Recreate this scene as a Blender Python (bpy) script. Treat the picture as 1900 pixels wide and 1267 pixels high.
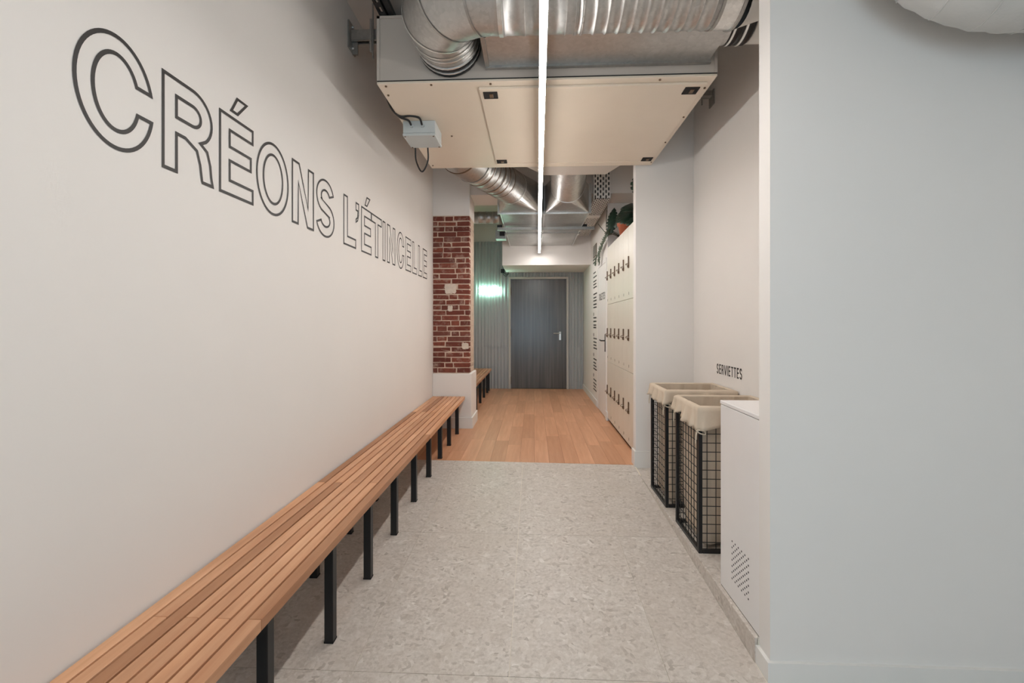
import bpy, bmesh, math, random
from mathutils import Vector, Matrix
from mathutils.geometry import tessellate_polygon
random.seed(7)
PI = math.pi
SC = bpy.context.scene
COL = SC.collection
for o in list(bpy.data.objects):
    bpy.data.objects.remove(o)

# ------------------------------------------------------------------ camera, world, light, exposure
F_PX = 860.0
cam = bpy.data.cameras.new('camera')
cam.sensor_width = 36.0
cam.lens = F_PX / 1900.0 * 36.0
cam.shift_y = -31.5 / 1900.0
cam.clip_start = 0.05
cam_o = bpy.data.objects.new('camera', cam)
COL.objects.link(cam_o)
cam_o.location = (0, 0, 1.3)
cam_o.rotation_euler = (PI / 2, 0, math.atan(40 / 860))
SC.camera = cam_o

world = bpy.data.worlds.new('world')
SC.world = world
world.use_nodes = True
bg = world.node_tree.nodes['Background']
bg.inputs[0].default_value = (0.62, 0.78, 1.0, 1)
bg.inputs[1].default_value = 0.6

LED_STRENGTH = 56.0
LED_COLOR = (1.0, 0.975, 0.95)
NEON_STRENGTH = 30.0
ADDED_WINDOW_POWER = 38.0
SC.view_settings.view_transform = 'Standard'
SC.view_settings.look = 'None'
SC.view_settings.exposure = 0.38
SC.view_settings.gamma = 1.0
SC.view_settings.use_curve_mapping = False

la = bpy.data.lights.new('added_window_light', 'AREA')
la.shape = 'RECTANGLE'
la.size = 1.7
la.size_y = 1.7
la.energy = ADDED_WINDOW_POWER
la.color = (0.58, 0.83, 1.0)
lo = bpy.data.objects.new('added_window_light', la)
COL.objects.link(lo)
lo.location = (-0.2, -3.16, 1.2)
lo.rotation_euler = (PI / 2, 0, 0)       # shines along +Y through the added, unseen window behind the camera


# ------------------------------------------------------------------ materials
def L(r, g, b):
    def f(v):
        v /= 255.0
        return v / 12.92 if v <= 0.04045 else ((v + 0.055) / 1.055) ** 2.4
    return (f(r), f(g), f(b), 1.0)


class NT:
    def __init__(self, name):
        self.m = bpy.data.materials.new(name)
        self.m.use_nodes = True
        self.t = self.m.node_tree
        self.b = self.t.nodes['Principled BSDF']

    def n(self, typ, **kw):
        nd = self.t.nodes.new(typ)
        for k, v in kw.items():
            setattr(nd, k, v)
        return nd

    def l(self, a, b):
        self.t.links.new(a, b)

    def coords(self, scale=(1, 1, 1), per_object=True):
        tc = self.n('ShaderNodeTexCoord')
        mp = self.n('ShaderNodeMapping')
        mp.inputs['Scale'].default_value = scale
        self.l(tc.outputs['Object'], mp.inputs['Vector'])
        if per_object:
            oi = self.n('ShaderNodeObjectInfo')
            mu = self.n('ShaderNodeMath', operation='MULTIPLY')
            mu.inputs[1].default_value = 37.0
            self.l(oi.outputs['Random'], mu.inputs[0])
            cb = self.n('ShaderNodeCombineXYZ')
            for i in range(3):
                self.l(mu.outputs[0], cb.inputs[i])
            self.l(cb.outputs[0], mp.inputs['Location'])
        return mp.outputs[0]

    def noise(self, vec, scale, detail=3.0, rough=0.55):
        nz = self.n('ShaderNodeTexNoise')
        nz.inputs['Scale'].default_value = scale
        nz.inputs['Detail'].default_value = detail
        nz.inputs['Roughness'].default_value = rough
        if vec is not None:
            self.l(vec, nz.inputs['Vector'])
        return nz.outputs['Fac']

    def ramp(self, fac, stops):
        r = self.n('ShaderNodeValToRGB')
        el = r.color_ramp.elements
        while len(el) < len(stops):
            el.new(0.5)
        for e, (p, c) in zip(el, stops):
            e.position = p
            e.color = c
        self.l(fac, r.inputs[0])
        return r.outputs[0]

    def mix(self, fac, a, b, typ='MIX'):
        m = self.n('ShaderNodeMix', data_type='RGBA', blend_type=typ)
        for sock, v in ((m.inputs[0], fac), (m.inputs[6], a), (m.inputs[7], b)):
            if hasattr(v, 'is_output'):
                self.l(v, sock)
            else:
                sock.default_value = v
        return m.outputs[2]

    def bump(self, h, strength=0.2, dist=0.01):
        bp = self.n('ShaderNodeBump')
        bp.inputs['Strength'].default_value = strength
        bp.inputs['Distance'].default_value = dist
        self.l(h, bp.inputs['Height'])
        self.l(bp.outputs[0], self.b.inputs['Normal'])

    def color(self, c):
        if hasattr(c, 'is_output'):
            self.l(c, self.b.inputs['Base Color'])
        else:
            self.b.inputs['Base Color'].default_value = c

    def set(self, rough=0.5, metal=0.0, spec=0.5):
        self.b.inputs['Roughness'].default_value = rough
        self.b.inputs['Metallic'].default_value = metal
        self.b.inputs['Specular IOR Level'].default_value = spec
        return self.m


def dim(c, k):
    return (c[0] * k, c[1] * k, c[2] * k, 1)


def m_plain(name, c, rough=0.5, metal=0.0, vary=0.06, scale=6.0, bump=0.05, spec=0.5):
    t = NT(name)
    v = t.coords(per_object=False)
    f = t.noise(v, scale, 4)
    t.color(t.ramp(f, [(0.3, dim(c, 1 - vary)), (0.7, dim(c, 1 + vary))]))
    if bump:
        t.bump(t.noise(v, scale * 14, 2), bump, 0.004)
    return t.set(rough, metal, spec)


def m_galv(name, c=(0.52, 0.515, 0.50, 1), rough=0.3):
    t = NT(name)
    v = t.coords()
    vo = t.n('ShaderNodeTexVoronoi')
    vo.inputs['Scale'].default_value = 55.0
    t.l(v, vo.inputs['Vector'])
    f2 = t.noise(v, 4.0, 3)
    spang = t.ramp(vo.outputs['Color'], [(0.0, dim(c, 0.88)), (1.0, dim(c, 1.08))])
    t.color(t.mix(t.ramp(f2, [(0.35, (0, 0, 0, 1)), (0.75, (0.5, 0.5, 0.5, 1))]), spang, dim(c, 0.75)))
    rr = t.n('ShaderNodeMapRange')
    rr.inputs[3].default_value = rough - 0.06
    rr.inputs[4].default_value = rough + 0.12
    t.l(f2, rr.inputs[0])
    m = t.set(rough, 0.92)
    t.l(rr.outputs[0], t.b.inputs['Roughness'])
    t.bump(t.noise(v, 7.0, 2), 0.08, 0.02)
    return m


def m_wood(name, c1, c2, axis, tint=0.3, rough=0.45, dark=0.75):
    """straight grained boards: every board (object) gets its own tint and its own grain"""
    t = NT(name)
    sc = [26.0, 26.0, 26.0]
    sc[axis] = 1.6
    v = t.coords(tuple(sc))
    f = t.noise(v, 1.0, 6, 0.6)
    sc2 = [9.0, 9.0, 9.0]
    sc2[axis] = 1.0
    v2 = t.coords(tuple(sc2))
    g = t.noise(v2, 1.0, 3, 0.5)
    base = t.ramp(f, [(0.25, c1), (0.75, c2)])
    oi = t.n('ShaderNodeObjectInfo')
    tin = t.ramp(oi.outputs['Random'], [(0.0, (1 - tint, 1 - tint * 1.15, 1 - tint * 1.3, 1)), (0.5, (1, 1, 1, 1)),
                                        (1.0, (1 + tint * 0.45, 1 + tint * 0.6, 1 + tint * 0.65, 1))])
    c = t.mix(1.0, base, tin, 'MULTIPLY')
    c = t.mix(t.ramp(g, [(0.42, (0, 0, 0, 1)), (0.68, (0.55, 0.55, 0.55, 1))]), c, dim(c1, dark))
    t.color(c)
    t.bump(f, 0.12, 0.002)
    return t.set(rough, 0.0, 0.4)


def m_stone(name):
    """warm grey stone tile: pale and dark chips in a fine matrix"""
    t = NT(name)
    v = t.coords()
    wv = t.n('ShaderNodeTexNoise')
    wv.inputs['Scale'].default_value = 9.0
    t.l(v, wv.inputs['Vector'])
    add = t.n('ShaderNodeVectorMath', operation='MULTIPLY_ADD')
    add.inputs[1].default_value = (0.12, 0.12, 0.12)
    t.l(wv.outputs['Color'], add.inputs[0])
    t.l(v, add.inputs[2])
    vo = t.n('ShaderNodeTexVoronoi')
    vo.inputs['Scale'].default_value = 52.0
    t.l(add.outputs[0], vo.inputs['Vector'])
    sep = t.n('ShaderNodeSeparateColor')
    t.l(vo.outputs['Color'], sep.inputs[0])
    chips = t.ramp(sep.outputs[0], [(0.0, L(150, 138, 126)), (0.2, L(194, 183, 172)), (0.5, L(210, 201, 191)),
                                    (0.85, L(214, 206, 197)), (1.0, L(232, 226, 219))])
    fine = t.noise(v, 60.0, 4, 0.7)
    matrix = t.ramp(fine, [(0.3, L(176, 165, 154)), (0.7, L(220, 212, 204))])
    big = t.noise(v, 3.0, 3)
    c = t.mix(t.ramp(t.noise(v, 13.0, 3), [(0.4, (0.12, 0.12, 0.12, 1)), (0.62, (0.7, 0.7, 0.7, 1))]), matrix, chips)
    c = t.mix(t.ramp(big, [(0.35, (0, 0, 0, 1)), (0.7, (0.35, 0.35, 0.35, 1))]), c, L(194, 181, 169))
    t.color(c)
    t.bump(fine, 0.05, 0.002)
    return t.set(0.42, 0.0, 0.4)


def m_brick(name):
    t = NT(name)
    v = t.coords()
    f = t.noise(v, 22.0, 5, 0.65)
    oi = t.n('ShaderNodeObjectInfo')
    base = t.ramp(oi.outputs['Random'], [(0.0, L(104, 58, 50)), (0.4, L(126, 70, 58)), (0.75, L(144, 82, 66)), (1.0, L(114, 74, 66))])
    c = t.mix(t.ramp(f, [(0.35, (0, 0, 0, 1)), (0.7, (0.75, 0.75, 0.75, 1))]), base, L(106, 60, 52))
    sm = t.noise(v, 9.0, 6, 0.7)
    c = t.mix(t.ramp(sm, [(0.53, (0, 0, 0, 1)), (0.72, (0.6, 0.6, 0.6, 1))]), c, L(196, 172, 156))
    t.color(c)
    t.bump(f, 0.5, 0.008)
    return t.set(0.9, 0.0, 0.2)


def m_emit(name, c, s):
    t = NT(name)
    t.b.inputs['Base Color'].default_value = (0.9, 0.9, 0.9, 1)
    t.b.inputs['Emission Color'].default_value = (c[0], c[1], c[2], 1)
    t.b.inputs['Emission Strength'].default_value = s
    return t.m


WALL = m_plain('wall_paint', L(233, 228, 223), 0.85, vary=0.012, scale=1.5, bump=0.04, spec=0.2)
CEILP = m_plain('ceiling_paint', L(214, 203, 192), 0.9, vary=0.03, scale=1.2, bump=0.05, spec=0.2)
SKIRT = m_plain('skirting_paint', L(232, 229, 224), 0.5, vary=0.01, bump=0)
PRINT = m_plain('black_vinyl', L(38, 33, 30), 0.5, vary=0.05, bump=0)
STONE = m_stone('stone_tile')
GROUT = m_plain('grout', L(226, 216, 200), 0.9, vary=0.05)
PLANK = m_wood('oak_floor', L(204, 146, 108), L(226, 174, 138), 1, 0.17, 0.4, 0.9)
SUBFL = m_plain('floor_shadow_gap', L(120, 80, 55), 0.9)
SLAT = m_wood('teak_slat', L(196, 138, 100), L(224, 174, 136), 1, 0.42, 0.45, 0.8)
BLACK = m_plain('black_powder_coat', L(20, 19, 20), 0.42, vary=0.1, bump=0.02)
BRICK = m_brick('old_brick')
MORTAR = m_plain('lime_mortar', L(203, 182, 164), 0.95, vary=0.16, scale=12, bump=0.6, spec=0.1)
PATCH = m_plain('plaster_patch', L(214, 200, 186), 0.95, vary=0.12, scale=18, bump=0.5, spec=0.1)
CREAM = m_plain('locker_laminate', L(224, 217, 203), 0.38, vary=0.01, bump=0)
WHITE = m_plain('white_laminate', L(232, 228, 226), 0.4, vary=0.01, bump=0)
DOORW = m_plain('white_door_paint', L(232, 228, 224), 0.45, vary=0.01, bump=0)
DARKM = m_plain('aged_bronze', L(104, 80, 60), 0.45, 0.3, vary=0.2, scale=30)
UNIT = m_plain('unit_cream_paint', L(222, 208, 190), 0.35, vary=0.03, scale=2.0, bump=0.02)
UNITG = m_plain('unit_grey_paint', L(186, 176, 166), 0.5, vary=0.03, scale=2.0, bump=0.02)
BOXG = m_plain('grey_plastic', L(190, 196, 196), 0.45, vary=0.03, bump=0)
GALV = m_galv('galvanised_sheet', rough=0.36)
GALVD = m_galv('galvanised_dull', (0.42, 0.41, 0.39, 1), 0.4)
BRIGHT = m_galv('bright_steel', (0.78, 0.78, 0.76, 1), 0.33)
INSUL = m_plain('duct_wrap', L(206, 203, 198), 0.75, vary=0.05, scale=5, bump=0.25)
TRAYW = m_plain('tray_white', L(240, 236, 230), 0.45, vary=0.03, bump=0)
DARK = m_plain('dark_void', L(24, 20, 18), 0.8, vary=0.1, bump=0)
CLOTH = m_plain('cotton_canvas', L(205, 188, 168), 0.95, vary=0.05, scale=8, bump=0.25, spec=0.1)
CORD = m_plain('cotton_cord', L(214, 199, 178), 0.95, vary=0.05, bump=0)
POT = m_plain('terracotta', L(186, 104, 74), 0.8, vary=0.12, scale=12)
SOIL = m_plain('soil', L(50, 38, 30), 0.95, vary=0.3, scale=30)
LEAF = m_plain('dark_leaf', L(34, 56, 42), 0.35, vary=0.3, scale=14, bump=0.1)
LEAF2 = m_plain('trailing_leaf', L(70, 84, 58), 0.5, vary=0.25, scale=20)
STEM = m_plain('stem', L(52, 50, 36), 0.6, vary=0.2)
LED = m_emit('led_diffuser', LED_COLOR, LED_STRENGTH)
NEON = m_emit('neon_tube', (0.5, 1.0, 0.74), NEON_STRENGTH)
ALU = m_plain('white_aluminium', L(225, 224, 220), 0.4, vary=0.01, bump=0)


def m_corrug():
    t = NT('zinc_corrugated')
    v = t.coords((30, 30, 0.8))
    f = t.noise(v, 1.0, 5, 0.6)
    t.color(t.ramp(f, [(0.3, L(168, 172, 174)), (0.7, L(192, 195, 195))]))
    t.bump(f, 0.05, 0.002)
    return t.set(0.45, 0.15)


def m_door():
    t = NT('slate_stained_door')
    v = t.coords((22, 22, 0.7))
    f = t.noise(v, 1.0, 6, 0.6)
    t.color(t.ramp(f, [(0.28, L(68, 65, 62)), (0.5, L(86, 82, 78)), (0.75, L(106, 101, 95))]))
    t.bump(f, 0.08, 0.002)
    m = t.set(0.24, 0.0, 0.6)
    return m


CORR = m_corrug()
SLATE = m_door()

# ------------------------------------------------------------------ object helpers
WLOC = {}


def empty(name, loc, label=None, cat=None, group=None):
    o = bpy.data.objects.new(name, None)
    o.empty_display_size = 0.1
    COL.objects.link(o)
    o.location = loc
    WLOC[o] = Vector(loc)
    tag(o, label, cat, group)
    return o


def tag(o, label=None, cat=None, group=None, kind=None):
    if label:
        o['label'] = label
    if cat:
        o['category'] = cat
    if group:
        o['group'] = group
    if kind:
        o['kind'] = kind
    return o


class MB:
    """collects shapes in world coordinates; build() links them as ONE mesh object"""
    def __init__(self):
        self.v = []
        self.f = []
        self.s = []

    def add(self, vs, fs, smooth=False):
        n = len(self.v)
        self.v += [tuple(p) for p in vs]
        for q in fs:
            self.f.append(tuple(i + n for i in q))
            self.s.append(smooth)
        return self

    def bm(self, bm, smooth=False):
        bm.verts.index_update()
        self.add([v.co[:] for v in bm.verts], [[v.index for v in f.verts] for f in bm.faces], smooth)
        bm.free()
        return self

    def box(self, x0, x1, y0, y1, z0, z1, bev=0.0, jit=0.0):
        if x1 < x0: x0, x1 = x1, x0
        if y1 < y0: y0, y1 = y1, y0
        if z1 < z0: z0, z1 = z1, z0
        if bev <= 0:
            vs = [(x, y, z) for x in (x0, x1) for y in (y0, y1) for z in (z0, z1)]
            return self.add(vs, [(0, 1, 3, 2), (4, 6, 7, 5), (0, 4, 5, 1), (2, 3, 7, 6), (0, 2, 6, 4), (1, 5, 7, 3)])
        b = bmesh.new()
        bmesh.ops.create_cube(b, size=1.0)
        for v in b.verts:
            v.co = Vector(((x0 + x1) / 2 + v.co.x * (x1 - x0), (y0 + y1) / 2 + v.co.y * (y1 - y0), (z0 + z1) / 2 + v.co.z * (z1 - z0)))
            if jit:
                v.co += Vector([random.uniform(-jit, jit) for _ in range(3)])
        bmesh.ops.bevel(b, geom=b.edges[:], offset=bev, segments=1, affect='EDGES')
        return self.bm(b)

    def tube(self, path, rad, n=16, caps=True, smooth=True, squash=None):
        P = [Vector(p) for p in path]
        R = rad if isinstance(rad, (list, tuple)) else [rad] * len(P)
        T = []
        for i in range(len(P)):
            a = P[max(0, i - 1)]
            b = P[min(len(P) - 1, i + 1)]
            d = (P[i] - a).normalized() + (b - P[i]).normalized()
            T.append(d.normalized() if d.length > 1e-9 else (b - a).normalized())
        up = Vector((0, 0, 1)) if abs(T[0].z) < 0.9 else Vector((1, 0, 0))
        u = (up - T[0] * up.dot(T[0])).normalized()
        vs, fs = [], []
        for i in range(len(P)):
            u = (u - T[i] * u.dot(T[i])).normalized()
            w = T[i].cross(u)
            for k in range(n):
                a = 2 * PI * k / n
                vs.append(P[i] + (u * math.cos(a) + w * math.sin(a)) * R[i])
        for i in range(len(P) - 1):
            for k in range(n):
                k2 = (k + 1) % n
                fs.append((i * n + k, i * n + k2, (i + 1) * n + k2, (i + 1) * n + k))
        self.add(vs, fs, smooth)
        if caps:
            m = (len(P) - 1) * n
            self.add([vs[k] for k in range(n)], [tuple(reversed(range(n)))])
            self.add([vs[m + k] for k in range(n)], [tuple(range(n))])
        return self

    def cyl(self, a, b, r, n=16):
        return self.tube([a, b], r, n)

    def prism(self, pts, off):
        """polygon (3d points) extruded by the vector off"""
        n = len(pts)
        o = Vector(off)
        vs = [Vector(p) for p in pts] + [Vector(p) + o for p in pts]
        fs = [tuple(range(n)), tuple(reversed(range(n, 2 * n)))]
        fs += [(i, i + n, (i + 1) % n + n, (i + 1) % n) for i in range(n)]
        return self.add(vs, fs)

    def lathe(self, c, prof, n=24):
        vs, fs = [], []
        for (r, z) in prof:
            for k in range(n):
                a = 2 * PI * k / n
                vs.append((c[0] + r * math.cos(a), c[1] + r * math.sin(a), c[2] + z))
        for i in range(len(prof) - 1):
            for k in range(n):
                k2 = (k + 1) % n
                fs.append((i * n + k, i * n + k2, (i + 1) * n + k2, (i + 1) * n + k))
        return self.add(vs, fs, True)

    def build(self, name, mat, parent=None, fix=True):
        me = bpy.data.meshes.new(name)
        lo_ = Vector([min(p[i] for p in self.v) for i in range(3)])
        hi_ = Vector([max(p[i] for p in self.v) for i in range(3)])
        c = (lo_ + hi_) / 2
        if parent is None:
            c.z = lo_.z
        me.from_pydata([tuple(Vector(p) - c) for p in self.v], [], self.f)
        me.polygons.foreach_set('use_smooth', self.s)
        if fix:
            b = bmesh.new()
            b.from_mesh(me)
            bmesh.ops.recalc_face_normals(b, faces=b.faces)
            b.to_mesh(me)
            b.free()
        me.materials.append(mat)
        me.update()
        o = bpy.data.objects.new(name, me)
        COL.objects.link(o)
        WLOC[o] = c
        if parent is not None:
            o.parent = parent
            o.location = c - WLOC[parent]
        else:
            o.location = c
        return o


def box(name, mat, x0, x1, y0, y1, z0, z1, parent=None, bev=0.0):
    return MB().box(x0, x1, y0, y1, z0, z1, bev).build(name, mat, parent)


def struct(o):
    o['kind'] = 'structure'
    return o


def arc(p0, p1, p2, n=8):
    """quadratic curve"""
    p0, p1, p2 = Vector(p0), Vector(p1), Vector(p2)
    return [p0 * (1 - t) ** 2 + p1 * 2 * t * (1 - t) + p2 * t * t for t in [i / n for i in range(n + 1)]]


def spline(pts, n=6):
    P = [Vector(p) for p in pts]
    P = [P[0] * 2 - P[1]] + P + [P[-1] * 2 - P[-2]]
    out = []
    for i in range(1, len(P) - 2):
        for k in range(n):
            t = k / n
            a, b, c, d = P[i - 1], P[i], P[i + 1], P[i + 2]
            out.append(0.5 * ((2 * b) + (c - a) * t + (2 * a - 5 * b + 4 * c - d) * t * t + (3 * b - a - 3 * c + d) * t ** 3))
    out.append(P[-2])
    return out


# ------------------------------------------------------------------ room shell
CEIL = 3.5
XL = -1.27


def ramp_z(y):
    return 0.0488 * (y - 4.385) if y < 4.385 else 0.0


def border_y(x):
    return 4.415 - 0.069 * (x - XL) / 2.19


# sloping stone floor
def slope_box(mb, x0, x1, y0, y1a, y1b, top, th):
    vs = []
    for dz in (top - th, top):
        vs += [(x0, y0, ramp_z(y0) + dz), (x1, y0, ramp_z(y0) + dz), (x1, y1b, ramp_z(y1b) + dz), (x0, y1a, ramp_z(y1a) + dz)]
    mb.add(vs, [(0, 3, 2, 1), (4, 5, 6, 7), (0, 1, 5, 4), (1, 2, 6, 5), (2, 3, 7, 6), (3, 0, 4, 7)])


mb = MB()
slope_box(mb, XL, 0.94, 1.90, border_y(XL), border_y(0.94), -0.003, 0.12)
slope_box(mb, XL, 2.05, -3.0, 1.90, 1.90, -0.003, 0.12)
floor = struct(mb.build('floor', GROUT))
g = 0.0012
xs = [XL, -0.741, -0.1, 0.543, 0.927]
xs2 = [XL, -0.741, -0.1, 0.543, 1.19, 1.83, 2.05]
ys = [-3.0, -2.73, -1.58, -0.43, 0.72, 1.87, 3.02, 4.17, None]
for j in range(len(ys) - 1):
    cols = xs2 if j < 5 else xs
    for i in range(len(cols) - 1):
        a, b = cols[i] + g, cols[i + 1] - g
        y0 = ys[j] + g
        if ys[j + 1] is None:
            ya, yb = border_y(a), border_y(b)
        else:
            ya = yb = ys[j + 1] - g
        m2 = MB()
        slope_box(m2, a, b, y0, ya, yb, 0.0, 0.01)
        m2.build('tile', STONE, floor)

# oak boards
mb = MB()
mb.prism([(XL, border_y(XL), -0.12), (1.7, border_y(1.7), -0.12), (1.7, 9.45, -0.12), (XL, 9.45, -0.12)], (0, 0, 0.116))
wfloor = struct(mb.build('floor', SUBFL))
pw = 0.142
x = XL
k = 0
while x < 1.02:
    x1 = min(x + pw, 1.02)
    y = border_y(x)
    first = random.uniform(0.25, 1.25)
    while y < 9.44:
        y2 = y + (first if y < 4.5 else random.choice((0.9, 1.1, 1.25, 1.4)))
        if y2 > 9.2:
            y2 = 9.44
        m2 = MB()
        ya0 = y if y < 4.45 else y + 0.0008
        m2.prism([(x + 0.0007, ya0, -0.014), (x1 - 0.0007, ya0 if y > 4.45 else border_y(x1), -0.014),
                  (x1 - 0.0007, y2, -0.014), (x + 0.0007, y2, -0.014)], (0, 0, 0.014))
        m2.build('plank', PLANK, wfloor)
        y = y2
    x += pw
    k += 1

# walls
struct(box('wall_left', WALL, XL - 0.1, XL, -3.1, 9.51, -0.5, CEIL))
mb = MB()
mb.box(XL, -0.5, 9.41, 9.51, -0.12, CEIL).box(0.70, 1.7, 9.41, 9.51, -0.12, CEIL).box(-0.5, 0.70, 9.41, 9.51, 2.26, CEIL)
wall_back = struct(mb.build('wall_back', WALL))
struct(box('wall_right', WALL, 1.005, 1.105, 6.44, 9.41, -0.12, CEIL))
struct(box('wall_locker_end', WALL, 1.005, 1.62, 6.345, 6.44, -0.12, CEIL))
struct(box('wall_locker_back', WALL, 1.52, 1.62, 4.42, 6.345, -0.12, CEIL))
struct(box('wall_pier', WALL, 0.94, 1.62, 4.316, 4.42, -0.12, CEIL))
struct(box('wall_niche', WALL, 1.465, 1.565, 1.99, 4.316, -0.4, CEIL))
struct(box('wall_partition', WALL, 0.945, 2.15, 1.90, 1.99, -0.5, CEIL))
struct(box('wall_front_right', WALL, 2.05, 2.15, -3.1, 1.90, -0.5, CEIL))
mb = MB()
mb.box(XL, -1.1, -3.1, -3.0, -0.5, CEIL).box(0.7, 2.05, -3.1, -3.0, -0.5, CEIL)
mb.box(-1.1, 0.7, -3.1, -3.0, -0.5, 0.3).box(-1.1, 0.7, -3.1, -3.0, 2.1, CEIL)
struct(mb.build('wall_front', WALL))
mb = MB()
for x0, x1, z0, z1 in ((-1.1, -1.05, 0.3, 2.1), (0.65, 0.7, 0.3, 2.1), (-1.05, 0.65, 0.3, 0.35), (-1.05, 0.65, 2.05, 2.1), (-0.225, -0.175, 0.35, 2.05)):
    mb.box(x0, x1, -3.09, -3.03, z0, z1)
win = struct(mb.build('added_window_1', ALU))  # frame added out of view, stands in for the source of cool daylight
struct(box('ceiling', CEILP, XL - 0.1, 2.15, -3.1, 9.51, CEIL, CEIL + 0.1))
struct(box('trim_1', WALL, XL, 1.52, 5.86, 6.38, 2.945, CEIL))          # beam over the corridor
struct(box('trim_2', WALL, -0.555, 1.005, 8.23, 9.40, 2.354, CEIL))      # boxed bulkhead before the far door

# niche platform with its kerb
nf = struct(box('floor', GROUT, 0.937, 1.465, 1.99, 4.316, -0.4, -0.018))
yy = 1.99
for y1 in (2.55, 3.15, 3.75, 4.316):
    box('tile', STONE, 0.937, 1.465, yy + g, y1 - g, -0.024, -0.015, nf)
    yy = y1
kerb = MB()
y_end = 4.385 - 0.015 / 0.0488
kerb.prism([(0.927, 1.99, -0.3), (0.927, y_end, -0.3), (0.927, y_end, -0.0155), (0.927, 1.99, -0.0155)], (0.012, 0, 0))
struct(kerb.build('trim_3', STONE))

# skirting boards
mb = MB()
mb.box(0.930, 0.945, 1.9005, 2.0, -0.3, -0.044)
mb.box(0.930, 2.05, 1.885, 1.9, -0.3, -0.044)
struct(mb.build('baseboard_partition', SKIRT))
mb = MB()
mb.box(0.925, 1.465, 4.30, 4.316, -0.03, 0.137, 0.002).box(0.925, 0.94, 4.316, 4.43, -0.03, 0.137, 0.002)
struct(mb.build('baseboard_pier', SKIRT))
struct(box('baseboard_right', SKIRT, 0.99, 1.005, 7.36, 9.37, 0, 0.105, bev=0.002))
struct(box('baseboard_locker_end', SKIRT, 0.982, 1.005, 6.30, 6.42, 0, 0.12, bev=0.002))


# ------------------------------------------------------------------ corrugated sheets on the back wall
def corrugated(x0, x1, z0, z1, y=9.405, amp=0.014, pitch=0.066):
    m = MB()
    n = max(8, int((x1 - x0) / pitch * 8))
    ph = x0 / pitch * 2 * PI
    prof = []
    for i in range(n + 1):
        x = x0 + (x1 - x0) * i / n
        s = math.sin(x / pitch * 2 * PI)
        s = math.copysign(abs(s) ** 0.6, s)
        prof.append((x, y - 0.018 - amp * s))
    fs = [(i, i + 1, n + 2 + i, n + 1 + i) for i in range(n)]
    fr = [(a, b, z) for z in (z0, z1) for a, b in prof]
    bk = [(a, b + 0.0015, z) for a, b, z in fr]
    m.add(fr, fs, True)
    m.add(bk, [q[::-1] for q in fs], True)
    for z_ in (0, n + 1):
        m.add(fr[z_:z_ + n + 1] + bk[z_:z_ + n + 1], [(i, i + 1, n + 2 + i, n + 1 + i) for i in range(n)])
    return m.build('corrugated_sheet', CORR, wall_back, fix=False)


for (x0, x1) in ((XL + 0.005, -0.50),):
    corrugated(x0, x1, 0.0, 0.845)
    corrugated(x0, x1, 0.835, 2.98)
corrugated(-0.50, 0.70, 2.26, 2.352)
corrugated(0.70, 1.0, 0.0, 0.845)
corrugated(0.70, 1.0, 0.835, 2.352)

# ------------------------------------------------------------------ far door
d = empty('door_1', (0.1, 9.41, 0))
struct(d)
mb = MB()
mb.box(-0.50, -0.462, 9.35, 9.46, 0, 2.26, 0.003).box(0.662, 0.70, 9.35, 9.46, 0, 2.26, 0.003).box(-0.462, 0.662, 9.35, 9.46, 2.218, 2.26, 0.003)
mb.build('door_frame', m_plain('grey_frame_paint', L(196, 192, 184), 0.4, vary=0.02, bump=0), d)
leaf = box('door_leaf', SLATE, -0.459, 0.659, 9.395, 9.445, 0.008, 2.214, d, 0.002)
hd = box('handle_plate', BRIGHT, 0.512, 0.556, 9.385, 9.395, 0.985, 1.155, leaf, 0.004)
mb = MB()
mb.tube([(0.534, 9.39, 1.125), (0.534, 9.34, 1.125), (0.52, 9.33, 1.125), (0.40, 9.33, 1.123)], 0.010, 10)
mb.cyl((0.534, 9.386, 1.03), (0.534, 9.38, 1.03), 0.01, 10)
tag(mb.build('lever_handle', BRIGHT, d), 'steel lever handle')
for z in (0.17, 1.14, 1.98):
    MB().cyl((-0.462, 9.385, z - 0.075), (-0.462, 9.385, z + 0.075), 0.011, 10).build('hinge', DARKM, d)
box('threshold', DARKM, -0.46, 0.66, 9.38, 9.44, 0.0, 0.006, d)

# ------------------------------------------------------------------ white door in the right wall
d = empty('door_2', (1.0, 6.85, 0))
struct(d)
mb = MB()
mb.box(0.994, 1.006, 7.235, 7.29, 0, 2.22, 0.002).box(0.994, 1.006, 6.42, 6.465, 0, 2.22, 0.002).box(0.994, 1.006, 6.465, 7.235, 2.165, 2.22, 0.002)
mb.build('door_frame', DOORW, d)
leaf2 = box('door_leaf', DOORW, 0.998, 1.006, 6.468, 7.232, 0.01, 2.162, d, 0.0015)
mb = MB()
mb.box(0.990, 0.998, 6.49, 6.525, 0.92, 1.165, 0.003)
mb.tube([(0.995, 6.507, 1.075), (0.945, 6.507, 1.075), (0.938, 6.515, 1.075), (0.938, 6.63, 1.08)], 0.009, 10)
tag(mb.build('lever_handle', BLACK, d), 'black lever handle on a long plate')


# ------------------------------------------------------------------ lettering
def ell(cx, cy, rx, ry, a0, a1, n=28):
    return [(cx + rx * math.cos(math.radians(a0 + (a1 - a0) * i / n)), cy + ry * math.sin(math.radians(a0 + (a1 - a0) * i / n))) for i in range(n + 1)]


def area(p):
    return 0.5 * sum(p[i][0] * p[(i + 1) % len(p)][1] - p[(i + 1) % len(p)][0] * p[i][1] for i in range(len(p)))


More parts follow.
